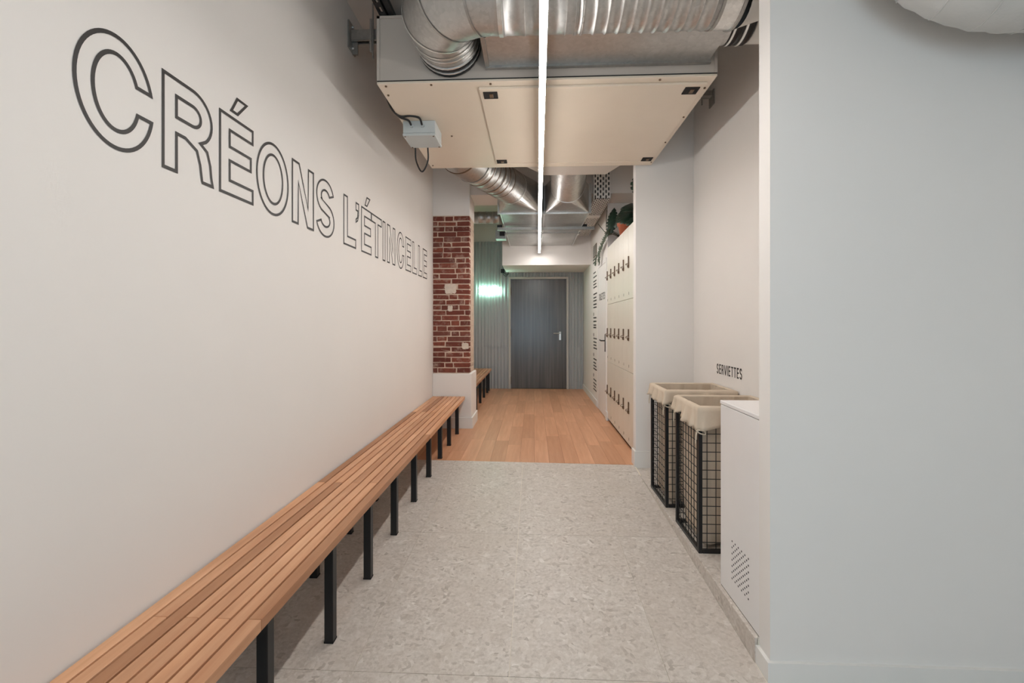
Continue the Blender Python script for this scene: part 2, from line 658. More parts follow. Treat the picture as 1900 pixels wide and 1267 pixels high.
def thick(path, s):
    """polygon around an open stroke of width s"""
    l, r = [], []
    for i in range(len(path)):
        a = path[max(0, i - 1)]
        b = path[min(len(path) - 1, i + 1)]
        dx, dy = b[0] - a[0], b[1] - a[1]
        q = math.hypot(dx, dy)
        nx, ny = -dy / q * s / 2, dx / q * s / 2
        l.append((path[i][0] + nx, path[i][1] + ny))
        r.append((path[i][0] - nx, path[i][1] - ny))
    return l + r[::-1]


def glyph(ch, w, h, s):
    """outline polygons of one letter, s = stem width"""
    e = s * 0.98
    ov = 0.02 * h
    if ch == 'C':
        s *= 0.92
        ro, ri = h / 2 + ov, h / 2 + ov - s

        def an(y, q):
            return math.degrees(math.asin((y - 0.5) * h / q))
        return [ell(w / 2, h / 2, w / 2, ro, an(0.63, ro), 360 + an(0.405, ro), 56) + ell(w / 2, h / 2, w / 2 - s, ri, 360 + an(0.405, ri), an(0.63, ri), 48)]
    if ch == 'O':
        s *= 0.9
        return [ell(w / 2, h / 2, w / 2, h / 2 + ov, 0, 360, 56)[:-1], ell(w / 2, h / 2, w / 2 - s, h / 2 + ov - s, 360, 0, 48)[:-1]]
    if ch == 'E':
        m0, m1 = h * 0.5 - e / 2 + 0.02 * h, h * 0.5 + e / 2 + 0.02 * h
        return [[(0, 0), (w, 0), (w, e), (s, e), (s, m0), (w * 0.94, m0), (w * 0.94, m1), (s, m1), (s, h - e), (w, h - e), (w, h), (0, h)]]
    if ch == 'L':
        return [[(0, 0), (w, 0), (w, e), (s, e), (s, h), (0, h)]]
    if ch == 'T':
        return [[((w - s) / 2, 0), ((w + s) / 2, 0), ((w + s) / 2, h - e), (w, h - e), (w, h), (0, h), (0, h - e), ((w - s) / 2, h - e)]]
    if ch == 'I':
        return [[(0, 0), (w, 0), (w, h), (0, h)]]
    if ch == 'N':
        k = s * 1.12
        return [[(0, 0), (s, 0), (s, h * 0.64), (w - k, 0), (w, 0), (w, h), (w - s, h), (w - s, h * 0.36), (k, h), (0, h)]]
    if ch == 'V':
        return [[(-w * 0.06, h), (w / 2 - s * 0.5, 0), (w / 2 + s * 0.5, 0), (w * 1.06, h), (w * 1.06 - s, h), (w / 2, s * 1.9), (s - w * 0.06, h)]]
    if ch == 'R':
        a = w * 0.55
        yc, ry = h * 0.70, h * 0.30
        lo_ = yc - ry
        out = [(0, 0), (s, 0), (s, lo_)] + [(a * 0.75, lo_), (w * 0.62, lo_ - 0.07 * h), (w * 0.68, lo_ - 0.2 * h), (w - s * 1.02, 0.03 * h), (w - s * 0.95, 0), (w, 0), (w * 0.96, 0.12 * h), (w * 0.94, lo_ - 0.15 * h), (w * 0.87, lo_ + 0.0 * h), (w * 0.76, lo_ + 0.045 * h)]
        out += ell(a, yc, w * 0.97 - a, ry, -48, 90, 18) + [(0, h)]
        hole = [(s, lo_ + e), (s, h - e)] + ell(a, yc, w * 0.97 - a - s, ry - e, 90, -90, 16)
        return [out, hole]
    if ch == 'S':
        r1 = (h / 2 + ov - s / 2) / 2
        rx = w / 2 - s / 2
        up = ell(w / 2, h + ov - s / 2 - r1, rx * 0.94, r1, 12, 235, 26)
        dn = ell(w / 2, -ov + s / 2 + r1, rx, r1, 55, -168, 26)
        return [thick(up + dn, s)]
    if ch == "'":
        return [[(0, h), (0, h - w * 1.0), (w * 0.55, h - w), (w * 0.5, h - w * 1.6), (0, h - w * 1.9), (0, h - w * 2.4), (w * 0.7, h - w * 2.05), (w, h - w * 1.3), (w, h)]]
    return []


def offset(p, t):
    n = len(p)
    out = []
    for i in range(n):
        a, b, c = p[i - 1], p[i], p[(i + 1) % n]
        d1 = Vector((b[0] - a[0], b[1] - a[1]))
        d2 = Vector((c[0] - b[0], c[1] - b[1]))
        d1 = d1.normalized() if d1.length else Vector((1, 0))
        d2 = d2.normalized() if d2.length else d1
        n1, n2 = Vector((-d1.y, d1.x)), Vector((-d2.y, d2.x))
        m = n1 + n2
        if m.length < 1e-6:
            m = n1
        m.normalize()
        k = min(2.2, 1 / max(0.2, m.dot(n1)))
        out.append((b[0] + m.x * t * k, b[1] + m.y * t * k))
    return out


def oriented(polys):
    res = []
    for i, p in enumerate(polys):
        a = area(p)
        if (i == 0 and a < 0) or (i > 0 and a > 0):
            p = p[::-1]
        res.append(p)
    return res


def outline_mesh(polys, t, place):
    m = MB()
    for p in polys:
        q = offset(p, t)
        n = len(p)
        vs = [place(a) for a in p] + [place(a) for a in q]
        m.add(vs, [(i, (i + 1) % n, (i + 1) % n + n, i + n) for i in range(n)])
    return m


def fill_mesh(polys, place):
    m = MB()
    flat = [a for p in polys for a in p]
    tris = tessellate_polygon([[Vector((a[0], a[1], 0)) for a in p] for p in polys])
    m.add([place(a) for a in flat], [tuple(t) for t in tris])
    return m


WORDS = [('C', 1.218, 1.494), ('R', 1.526, 1.786), ('E', 1.815, 2.046), ('O', 2.065, 2.348), ('N', 2.379, 2.625), ('S', 2.648, 2.901),
         ('L', 3.042, 3.262), ("'", 3.253, 3.317), ('E', 3.361, 3.577), ('T', 3.572, 3.822), ('I', 3.845, 3.917), ('N', 3.965, 4.2),
         ('C', 4.25, 4.498), ('E', 4.54, 4.75), ('L', 4.801, 4.985), ('L', 5.045, 5.22), ('E', 5.262, 5.469)]
sign = empty('wall_lettering', (XL, 3.34, 1.838), "large black outlined capitals CRÉONS L'ÉTINCELLE along the left wall", 'lettering')
Z0, CAP = 1.838, 0.339
for i, (ch, y0, y1) in enumerate(WORDS):
    def place(a, y0=y0):
        return (XL + 0.0015, y0 + a[0], Z0 + a[1])
    ps = oriented(glyph(ch, y1 - y0, CAP, 0.072))
    outline_mesh(ps, 0.0125, place).build('letter', PRINT, sign)
    if i in (2, 8):
        ac = [(0.066, CAP + 0.017), (0.120, CAP + 0.017), (0.192, CAP + 0.095), (0.112, CAP + 0.095)]
        outline_mesh(oriented([ac]), 0.0125, place).build('accent', PRINT, sign)


def small_text(txt, parent, x, y_start, y_end, z, h, s, widths):
    """filled capitals on a right-hand wall: reads towards the camera (y decreasing)"""
    tot = sum(widths.get(c, 1.0) for c in txt) + 0.34 * (len(txt) - 1)
    k = (y_start - y_end) / tot
    u = 0.0
    for c in txt:
        w = widths.get(c, 1.0) * k
        st = min(s, w)

        def place(a, u=u):
            return (x, y_start - (u + a[0]), z + a[1])
        fill_mesh(oriented(glyph(c, w, h, st)), place).build('letter', PRINT, parent)
        u += w + 0.34 * k


sg = empty('wall_lettering', (1.4635, 3.56, 0.917), 'small black word SERVIETTES on the niche wall above the baskets', 'lettering')
small_text('SERVIETTES', sg, 1.4635, 3.78, 3.33, 0.912, 0.076, 0.0105, {'I': 0.26, 'S': 1.0, 'E': 0.88, 'V': 1.15, 'T': 0.95})
small_text('TOILETTES', leaf2, 0.9968, 7.12, 6.53, 1.66, 0.10, 0.017, {'I': 0.42})

# column of fine print on the right wall (too small and too slanted to read: rows of short dark bars)
pr = empty('wall_lettering', (1.0035, 7.6, 0.35), 'column of small black printed lines beside the white door, too slanted to read', 'lettering')


def text_rows(rows, y0, length, hgt=0.022):
    for z in rows:
        m = MB()
        y = y0
        end = y0 - length * random.uniform(0.7, 1.0)
        while y > end:
            w = random.uniform(0.04, 0.11)
            m.box(1.0025, 1.0045, max(end, y - w), y, z, z + hgt)
            y -= w + 0.022
        m.build('text_line', PRINT, pr)


text_rows([2.36, 2.31], 7.88, 0.5, 0.028)
text_rows([2.14, 2.07, 2.00, 1.95, 1.90], 7.83, 0.40)
text_rows([1.79, 1.73, 1.68, 1.62, 1.57], 7.83, 0.42)
for zb in (1.47, 1.13, 0.80, 0.46):
    MB().cyl((1.0045, 7.80, zb), (1.0025, 7.80, zb), 0.03, 12).build('bullet', PRINT, pr)
text_rows([1.40, 1.34, 1.28, 1.24], 7.83, 0.42)
text_rows([1.06, 1.00, 0.95, 0.90], 7.83, 0.42)
text_rows([0.72, 0.66, 0.61, 0.56], 7.83, 0.42)
text_rows([0.38, 0.32, 0.27, 0.22], 7.83, 0.42)
vg = empty('slatted_panel', (1.0, 7.6, 2.4), 'small brown slatted panel high on the right wall under the trailing stem', 'vent')  # small brown patch on the wall, drawn as framed slats
box('frame', DARKM, 0.997, 1.005, 7.42, 7.80, 2.40, 2.60, vg, 0.002)
for i in range(6):
    box('slat', GALVD, 0.992, 0.998, 7.44, 7.78, 2.42 + i * 0.028, 2.435 + i * 0.028, vg)

# ------------------------------------------------------------------ brick column
bc = empty('brick_column', (-1.04, 6.05, 0), 'exposed red brick column with white plinth and white top by the left wall', 'column')
CX1 = -0.805
box('core', MORTAR, XL, CX1 - 0.004, 5.806, 6.25, 0.6, 2.70, bc)
box('painted_head', WALL, XL, CX1 + 0.002, 5.80, 6.25, 2.672, CEIL, bc)
mb = MB()
mb.box(XL, CX1 + 0.028, 5.775, 6.27, 0.0, 0.683, 0.006)
mb.build('plinth', WALL, bc)
mb = MB()
mb.box(XL, CX1 + 0.045, 5.755, 5.775, 0.0, 0.137, 0.002).box(CX1 + 0.028, CX1 + 0.045, 5.775, 6.28, 0, 0.137, 0.002)
mb.build('skirting', SKIRT, bc)
row_h = (2.668 - 0.690) / 30
pats = [(0.055, 0.23, 0.16), (0.12, 0.10, 0.225), (0.075, 0.22, 0.15), (0.20, 0.10, 0.145), (0.10, 0.215, 0.13), (0.045, 0.12, 0.28), (0.22, 0.225)]
patch_zone = (-1.10, -0.975, 1.70, 1.80)
for r in range(30):
    z0 = 0.690 + r * row_h
    pt = list(pats[(r * 3 + (r // 4)) % 7])
    if r % 2:
        pt = pt[::-1]
    gap = 0.012
    tot = sum(pt) + gap * (len(pt) - 1)
    k = (CX1 - XL - 0.004) / tot
    x = XL + 0.002
    for i, w in enumerate(pt):
        w *= k
        x0, x1 = x, x + w
        x += w + gap * k
        if patch_zone[0] < (x0 + x1) / 2 < patch_zone[1] and z0 + row_h > patch_zone[2] and z0 < patch_zone[3] and w < 0.2:
            continue
        pr_ = random.uniform(0.002, 0.009)
        m = MB()
        last = i == len(pt) - 1
        m.box(x0, x1, 5.806 - pr_, 5.84 if not last else 5.91, z0 + 0.005 + random.uniform(-0.002, 0.002), z0 + row_h - 0.006 + random.uniform(-0.002, 0.002), 0.004, 0.0035)
        m.build('brick', BRICK, bc)
    if r % 3 != 2:
        y = 5.93
        while y < 6.2:
            w = random.choice((0.10, 0.20))
            w = min(w, 6.24 - y)
            MB().box(CX1 - 0.02, CX1 - 0.004 + random.uniform(0.0, 0.005), y, y + w - 0.012, z0 + 0.005, z0 + row_h - 0.006, 0.004, 0.003).build('brick', MORTAR, bc)
            y += w


def blob(cx, cz, rx, rz, y, th, n=26, seed=1):
    rnd = random.Random(seed)
    pts = []
    for i in range(n):
        a = 2 * PI * i / n
        q = rnd.uniform(0.86, 1.04) * (1 + 0.12 * math.cos(4 * a + 3.1))
        pts.append((cx + rx * q * math.cos(a), y, cz + rz * q * math.sin(a)))
    return pts, (0, -th, 0)


p, o_ = blob(-1.045, 1.752, 0.085, 0.07, 5.806, 0.008, seed=3)
MB().prism(p, o_).build('plaster_patch', PATCH, bc)
p, o_ = blob(-1.05, 1.50, 0.035, 0.04, 5.806, 0.012, seed=5)
MB().prism(p, o_).build('plaster_patch', PATCH, bc)
p, o_ = blob(-0.86, 1.03, 0.05, 0.045, 5.806, 0.011, seed=8)
MB().prism(p, o_).build('plaster_patch', PATCH, bc)


# ------------------------------------------------------------------ benches
def bench(y0, y1, ztop, leg_ys, joints, label, xa, xb):
    b = empty('slatted_bench', ((xa + xb) / 2, (y0 + y1) / 2, ramp_z(min(leg_ys)) if y0 < 4 else 0), label, 'bench', 'slatted benches along the left wall')
    n = 8
    gp = 0.0085
    w = (xb - xa - gp * (n - 1)) / n
    th = 0.037
    for i in range(n):
        x0 = xa + i * (w + gp)
        cuts = [y0] + [j for j in joints[i % 2] if y0 < j < y1] + [y1]
        for a, c in zip(cuts[:-1], cuts[1:]):
            m = MB().box(x0, x0 + w, a + 0.0006, c - 0.0006, -th, 0.0, 0.0015)
            m.v = [(p[0], p[1], p[2] + ztop(p[1])) for p in m.v]
            m.build('slat', SLAT, b)
    s = 0.04
    for y in leg_ys:
        t = ztop(y) - th - 0.001
        z = ramp_z(y)
        for x0 in (xb - 0.033 - s, xa + 0.03):
            l = MB().box(x0, x0 + s, y - s / 2, y + s / 2, z + 0.004, t - 0.03, 0.002).build('leg', BLACK, b)
            MB().box(x0 - 0.001, x0 + s + 0.001, y - s / 2 - 0.001, y + s / 2 + 0.001, z, z + 0.008).build('foot_pad', DARK, l)
        box('crossbar', BLACK, xa + 0.03, xb - 0.033, y - s / 2, y + s / 2, t - 0.03, t, b)
    return b


bench(0.42, 5.745, lambda y: 0.372 + (y - 1.4) * 0.0073, [0.53, 1.03, 1.53, 2.035, 2.51, 2.99, 3.49, 3.985, 4.47, 4.95, 5.47], ((2.65, 4.75), (1.42, 3.8)),
      'long slatted wooden bench on black legs under the outlined capitals', -1.258, -0.855)
bench(6.40, 9.16, lambda y: 0.43, [6.48, 7.06, 7.64, 8.22, 8.80, 9.08], ((7.9,), (7.2, 8.6)),
      'shorter slatted wooden bench behind the brick column near the corrugated wall', -1.258, -0.83)

# ------------------------------------------------------------------ lockers
NAMES = ['first', 'second', 'third', 'fourth', 'fifth', 'sixth']
LW = 0.2795
for i in range(6):
    ya = 6.343 - LW * i
    yb = ya - LW
    lab = ['farthest column of cream lockers, against the white wall end', 'second farthest column of cream lockers', 'third column of cream lockers counted from the far end',
           'third column of cream lockers counted from the near end', 'second nearest column of cream lockers, next to the nearest', 'nearest column of cream lockers, beside the white pier'][i]
    lk = empty('locker', (1.25, (ya + yb) / 2, 0), lab, 'locker', 'bank of cream lockers')
    box('carcass', CREAM, 1.019, 1.515, yb + 0.0005, ya - 0.0005, 0.04, 2.335, lk)
    box('plinth', DARKM, 1.05, 1.515, yb + 0.0005, ya - 0.0005, 0.0, 0.04, lk)
    for t in range(3):
        z0 = 0.036 + t * 0.766
        dr = box('locker_door', CREAM, 1.0, 1.018, yb + 0.0015, ya - 0.0015, z0 + 0.002, z0 + 0.764, lk, 0.001)
        zc = z0 + 0.388
        yc = ya - 0.026
        m = MB()
        m.box(0.990, 1.0, yc - 0.015, yc + 0.015, zc - 0.02, zc + 0.062, 0.001)
        m.box(0.988, 1.0, yc - 0.017, yc + 0.017, zc - 0.062, zc - 0.024, 0.001)
        m.tube([(0.998, yc + 0.009, zc - 0.01), (0.970, yc + 0.009, zc - 0.018), (0.966, yc, zc - 0.03), (0.970, yc - 0.009, zc - 0.03), (0.998, yc - 0.009, zc - 0.03)], 0.0035, 6)
        m.cyl((0.998, yc, zc - 0.045), (0.982, yc, zc - 0.045), 0.009, 10)
        m.build('hasp', DARKM, dr)
        box('number_slot', DARKM if t < 2 else DARKM, 0.9985, 1.0, yc - 0.006, yc + 0.006, z0 + 0.045, z0 + 0.075, dr)
# narrow filler between lockers and pier
fl = struct(box('trim_4', CREAM, 1.004, 1.51, 4.421, 6.343 - LW * 6 - 0.001, 0.0, 2.335))

# ------------------------------------------------------------------ towel cabinet and baskets in the niche
cb = empty('towel_cabinet', (1.2, 2.19, -0.015), 'white cabinet with a perforated vent, built between the partition and the baskets', 'cabinet')
body = box('carcass', WHITE, 0.947, 1.463, 1.992, 2.395, -0.012, 0.897, cb, 0.0015)
box('top_panel', WHITE, 0.945, 1.464, 1.991, 2.397, 0.900, 0.917, cb, 0.0015)
m = MB()
for r in range(13):
    for c in range(6):
        z = 0.088 + r * 0.0148
        y = 2.092 + c * 0.0335 + (0.0167 if r % 2 else 0)
        if y > 2.275:
            continue
        m.cyl((0.9466, y, z), (0.950, y, z), 0.0048, 8)
tag(m.build('vent_hole', DARK, body), kind='stuff')
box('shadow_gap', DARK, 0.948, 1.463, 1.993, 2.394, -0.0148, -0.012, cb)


def basket(x0, x1, y0, y1, zb, zt, label, hang):
    b = empty('laundry_basket', ((x0 + x1) / 2, (y0 + y1) / 2, zb), label, 'basket', 'wire laundry baskets in the niche')
    s = 0.022
    for x in (x0, x1 - s):
        for y in (y0, y1 - s):
            box('corner_post', BLACK, x, x + s, y, y + s, zb, zt, b, 0.002)
    for z in (zb, zt - s):
        box('rail', BLACK, x0 + s, x1 - s, y0, y0 + s, z, z + s, b, 0.002)
        box('rail', BLACK, x0 + s, x1 - s, y1 - s, y1, z, z + s, b, 0.002)
        box('rail', BLACK, x0, x0 + s, y0 + s, y1 - s, z, z + s, b, 0.002)
        box('rail', BLACK, x1 - s, x1, y0 + s, y1 - s, z, z + s, b, 0.002)
    rw = 0.0024
    for side in range(4):
        m = MB()
        lo_, hi_ = (x0, x1) if side < 2 else (y0, y1)
        fix = [y0 + 0.008, y1 - 0.008, x0 + 0.008, x1 - 0.008][side]
        q = lo_ + 0.05
        while q < hi_ - 0.02:
            if side < 2:
                m.cyl((q, fix, zb + 0.01), (q, fix, zt - 0.01), rw, 6)
            else:
                m.cyl((fix, q, zb + 0.01), (fix, q, zt - 0.01), rw, 6)
            q += 0.05
        z = zb + 0.06
        while z < zt - 0.02:
            if side < 2:
                m.cyl((lo_ + 0.01, fix + 0.004, z), (hi_ - 0.01, fix + 0.004, z), rw, 6)
            else:
                m.cyl((fix + 0.004, lo_ + 0.01, z), (fix + 0.004, hi_ - 0.01, z), rw, 6)
            z += 0.052
        m.build('wire_panel', BLACK, b)
    # cotton bag inside, open at the top
    rnd = random.Random(int(y0 * 100))
    ix0, ix1, iy0, iy1 = x0 + 0.03, x1 - 0.03, y0 + 0.03, y1 - 0.03

    def ring(ax0, ax1, ay0, ay1, n=40):
        pts = []
        for i in range(n):
            pts.append((ax0 + (ax1 - ax0) * i / n, ay0))
        for i in range(n):
            pts.append((ax1, ay0 + (ay1 - ay0) * i / n))
        for i in range(n):
            pts.append((ax1 - (ax1 - ax0) * i / n, ay1))
        for i in range(n):
            pts.append((ax0, ay1 - (ay1 - ay0) * i / n))
        return pts
    cx, cy = (x0 + x1) / 2, (y0 + y1) / 2
    base = ring(ix0, ix1, iy0, iy1)
    N = len(base)
    ph = [rnd.uniform(0, 6.28) for _ in range(4)]

    def wr(i, z):
        u = i / N * 2 * PI
        return 0.010 * math.sin(9 * u + ph[0] + 2.0 * z) + 0.007 * math.sin(17 * u + ph[1] - 5 * z) + 0.005 * math.sin(31 * u + ph[2] + 9 * z)
    vs, fs = [], []
    zs = [zb + 0.03, zb + 0.05, zb + 0.10, zb + 0.2, zb + 0.3, zb + 0.4, zb + 0.5, zb + 0.6, zb + 0.7, zt - 0.05, zt + 0.004]
    for j, z in enumerate(zs):
        fr = (j / (len(zs) - 1))
        amp = (1 - 0.7 * fr)
        shrink = 0.93 if j == 0 else 1.0 - 0.05 * (1 - fr)
        for i, (px, py) in enumerate(base):
            dx, dy = px - cx, py - cy
            q = math.hypot(dx, dy)
            k = shrink - amp * (0.018 + wr(i, z)) / q
            vs.append((cx + dx * k, cy + dy * k, z))
    for j in range(len(zs) - 1):
        for i in range(N):
            i2 = (i + 1) % N
            fs.append((j * N + i, j * N + i2, (j + 1) * N + i2, (j + 1) * N + i))
    m = MB().add(vs, fs, True)
    m.add([vs[i] for i in range(N)], [tuple(range(N))])
    lin = m.build('liner', CLOTH, b, fix=False)
    # cuff folded over the rim, hanging unevenly outside
    outer = ring(x0 - 0.006, x1 + 0.006, y0 - 0.006, y1 + 0.006)
    vs, fs = [], []
    steps = 8
    for j in range(steps + 1):
        t = j / steps
        for i in range(N):
            u = i / N * 2 * PI
            dep = hang(i / N)
            if j == 0:
                px, py = base[i]
                z = zt + 0.002
            elif j == 1:
                px = (base[i][0] + outer[i][0]) / 2
                py = (base[i][1] + outer[i][1]) / 2
                z = zt + 0.010
            elif j == 2:
                px, py = outer[i]
                z = zt + 0.002
            else:
                tt = (j - 2) / (steps - 2)
                px, py = outer[i]
                dx, dy = px - cx, py - cy
                q = math.hypot(dx, dy)
                o2 = tt * (0.020 + 0.013 * math.sin(14 * u + ph[0]) + 0.008 * math.sin(31 * u + ph[3])) * (0.6 + 0.4 * tt)
                px += dx / q * o2
                py += dy / q * o2
                z = zt + 0.002 - dep * tt * (1 + 0.06 * math.sin(9 * u + ph[2]))
            vs.append((px, py, z))
    for j in range(steps):
        for i in range(N):
            i2 = (i + 1) % N
            fs.append((j * N + i, j * N + i2, (j + 1) * N + i2, (j + 1) * N + i))
    cf = MB().add(vs, fs, True).build('cuff', CLOTH, b, fix=False)
    so = cf.modifiers.new('thickness', 'SOLIDIFY')
    so.thickness = 0.002
    # tie cords at the two corridor corners
    for (cxn, cyn, zz) in ((x0 - 0.012, y0 - 0.012, zt - hang(0.0) - 0.004), (x0 - 0.012, y1 - 0.03, zt - hang(0.75) - 0.004)):
        m = MB()
        m.tube(spline([(cxn, cyn, zz + 0.005), (cxn + 0.035, cyn - 0.006, zz + 0.004), (cxn + 0.042, cyn - 0.006, zz - 0.018), (cxn + 0.012, cyn - 0.004, zz - 0.012), (cxn, cyn, zz)]), 0.004, 6)
        m.tube(spline([(cxn, cyn, zz), (cxn - 0.004, cyn + 0.012, zz - 0.03), (cxn - 0.002, cyn + 0.02, zz - 0.075)]), 0.004, 6)
        m.tube(spline([(cxn, cyn, zz), (cxn - 0.006, cyn - 0.004, zz - 0.02), (cxn - 0.004, cyn + 0.004, zz - 0.05)]), 0.0035, 6)
        m.tube([(cxn - 0.004, cyn - 0.002, zz + 0.004), (cxn + 0.004, cyn, zz - 0.004)], 0.005, 6)
        m.build('tie_cord', CORD, b)
    return b


def hang_near(u):
    # u runs: 0 front-left, .25 front-right, .5 back-right, .75 back-left, 1 front-left
    if u < 0.25:
        return 0.125 - 0.05 * (u / 0.25)
    if u < 0.75:
        return 0.08
    q = (u - 0.75) / 0.25
    return 0.082 + 0.012 * math.sin(q * 9) if q < 0.42 else 0.10 + 0.03 * (q - 0.42) / 0.58


def hang_far(u):
    if u < 0.25:
        return 0.09 - 0.02 * math.sin(u / 0.25 * PI)
    if u < 0.75:
        return 0.07
    return 0.075 + 0.03 * ((u - 0.75) / 0.25)


basket(0.947, 1.445, 2.708, 3.145, -0.015, 0.82, 'near black wire laundry basket with beige cloth liner, next to the white cabinet', hang_near)
basket(0.947, 1.445, 3.374, 3.800, -0.015, 0.82, 'far black wire laundry basket with beige cloth liner, behind the nearer basket', hang_far)

# ------------------------------------------------------------------ ceiling air handling unit
AX0, AX1, AY0, AY1, AZ0, AZ1 = -0.948, 1.075, 2.765, 4.285, 2.755, 3.162
ah = empty('air_handling_unit', (0.06, 3.52, AZ0), 'big cream ceiling air handling unit with black latches under the ceiling', 'air unit')
box('casing', UNITG, AX0 + 0.004, AX1 - 0.004, AY0 + 0.004, AY1 - 0.004, AZ0 + 0.02, AZ1, ah, 0.003)
box('base_tray', UNIT, AX0, AX1, AY0, AY1, AZ0, AZ0 + 0.014, ah, 0.002)
mb = MB()
for x0 in (AX0, AX1 - 0.018):
    mb.box(x0, x0 + 0.018, AY0 - 0.002, AY0 + 0.01, AZ0 + 0.02, AZ1 + 0.004)
mb.box(AX0, AX1, AY0 - 0.002, AY0 + 0.01, AZ1 - 0.012, AZ1 + 0.004)
mb.build('corner_profile', UNITG, ah)
box('seam', DARK, AX0 + 0.001, AX1 - 0.001, AY0 + 0.001, AY1 - 0.001, AZ0 + 0.014, AZ0 + 0.02, ah)
ap = box('access_panel', UNIT, -0.335, 1.04, 2.835, 4.16, AZ0 - 0.009, AZ0 - 0.0005, ah, 0.002)
box('panel_lip', UNIT, -0.335, 1.04, 2.825, 2.85, AZ0 - 0.015, AZ0 - 0.0005, ah, 0.002)
box('panel_lip', UNIT, -0.335, 1.04, 4.15, 4.172, AZ0 - 0.015, AZ0 - 0.0005, ah, 0.002)
for (lx, ly) in ((-0.315, 2.87), (0.925, 2.87), (-0.325, 4.06), (0.945, 4.06)):
    lt = box('latch', DARK, lx, lx + 0.09, ly, ly + 0.085, AZ0 - 0.014, AZ0 - 0.008, ah, 0.002)
    box('latch_key', DARKM, lx + 0.038, lx + 0.062, ly + 0.02, ly + 0.065, AZ0 - 0.018, AZ0 - 0.013, lt, 0.002)
for (sx, sy) in ((-0.9, 2.79), (-0.62, 2.785), (-0.26, 2.79), (0.75, 2.79), (1.05, 2.9), (1.05, 3.3), (1.05, 3.75), (1.05, 4.2), (-0.92, 2.9), (-0.92, 4.2), (-0.63, 3.55), (0.88, 3.5)):
    MB().cyl((sx, sy, AZ0), (sx, sy, AZ0 - 0.006), 0.007, 8).build('screw', DARKM, ah)
# sheet metal plenum on its front, and rear hood
mb = MB()
mb.box(-0.262, 1.022, 2.43, 2.764, 2.836, 3.15, 0.002)
pl = mb.build('plenum', GALV, ah)
box('flange', GALVD, -0.285, -0.262, 2.43, 2.764, 2.826, 3.15, ah)
box('flange', GALVD, -0.285, 1.03, 2.74, 2.764, 2.822, 2.836, ah)
mb = MB()
vs = [(-0.06, AY1, AZ0), (0.79, AY1, AZ0), (0.79, AY1, AZ1), (-0.06, AY1, AZ1), (0.10, 4.53, AZ0), (0.70, 4.53, AZ0), (0.70, 4.53, AZ1 - 0.02), (0.10, 4.53, AZ1 - 0.02)]
mb.add(vs, [(0, 1, 2, 3), (4, 7, 6, 5), (0, 4, 5, 1), (1, 5, 6, 2), (2, 6, 7, 3), (3, 7, 4, 0)])
mb.build('rear_hood', UNITG, ah)
for x in (-0.7, 0.8):
    for y in (3.0, 4.05):
        MB().cyl((x, y, AZ1), (x, y, CEIL), 0.006, 6).build('hanger_rod', GALVD, ah)

# grey junction box under the unit
jb = empty('junction_box', (-0.815, 3.385, 2.647), 'small grey junction box with black cables under the left of the air unit', 'junction box')
bx = box('body', BOXG, -0.932, -0.70, 3.27, 3.50, 2.667, 2.7545, jb, 0.004)
box('lid', BOXG, -0.934, -0.698, 3.268, 3.502, 2.647, 2.666, jb, 0.004)
for sx, sy in ((-0.92, 3.285), (-0.715, 3.285), (-0.92, 3.487), (-0.715, 3.487)):
    MB().cyl((sx, sy, 2.647), (sx, sy, 2.644), 0.006, 8).build('screw', DARKM, jb)
for gx in (-0.868, -0.79):
    MB().cyl((gx, 3.27, 2.715), (gx, 3.25, 2.715), 0.014, 10).build('gland', BOXG, jb)
MB().tube(spline([(-0.868, 3.255, 2.715), (-0.88, 3.22, 2.735), (-0.93, 3.19, 2.745), (-0.965, 3.10, 2.77), (-0.972, 2.98, 2.83), (-0.97, 2.95, 2.93)]), 0.0075, 8).build('cable', BLACK, jb)
MB().tube(spline([(-0.79, 3.255, 2.715), (-0.80, 3.21, 2.745), (-0.86, 3.19, 2.752), (-0.935, 3.185, 2.75), (-0.968, 3.08, 2.785), (-0.978, 2.99, 2.84), (-0.975, 2.95, 2.94)]), 0.0075, 8).build('cable', BLACK, jb)
MB().tube(spline([(-0.91, 3.50, 2.70), (-0.913, 3.545, 2.66), (-0.91, 3.56, 2.57), (-0.865, 3.56, 2.485), (-0.82, 3.56, 2.56), (-0.815, 3.545, 2.65), (-0.815, 3.50, 2.70)]), 0.006, 8).build('cable', BLACK, jb)


# ------------------------------------------------------------------ round ducts
def ring_at(p, d, r, w, name, mat, parent, n=36, h=0.006):
    p, d = Vector(p), Vector(d).normalized()
    pts = [p - d * w / 2, p - d * w / 2, p + d * w / 2, p + d * w / 2]
    pts = [p - d * (w / 2 + 0.0015), p - d * w / 2, p + d * w / 2, p + d * (w / 2 + 0.0015)]
    return MB().tube(pts, [r - 0.003, r + h, r + h, r - 0.003], n, smooth=False, caps=False).build(name, mat, parent)


def ribbed(a, b, r, pitch, h, n=40, ribw=0.3):
    """straight spiral-seam tube: path and radii"""
    a, b = Vector(a), Vector(b)
    Ln = (b - a).length
    k = max(1, int(Ln / pitch))
    P, R = [a], [r]
    for i in range(k):
        s = (i + 0.5) / k
        w = pitch * ribw / Ln / 2
        for (ds, dr) in ((-w, 0), (-w * 0.5, h), (w * 0.5, h), (w, 0)):
            P.append(a + (b - a) * (s + ds))
            R.append(r + dr)
    P.append(b)
    R.append(r)
    return P, R


RD = 0.19
DY, DZ = 2.235, 2.916
bd = empty('round_duct', (0.2, DY, DZ - RD), 'large round metal duct with an elbow crossing in front of the air unit', 'duct')
cxl = -0.50
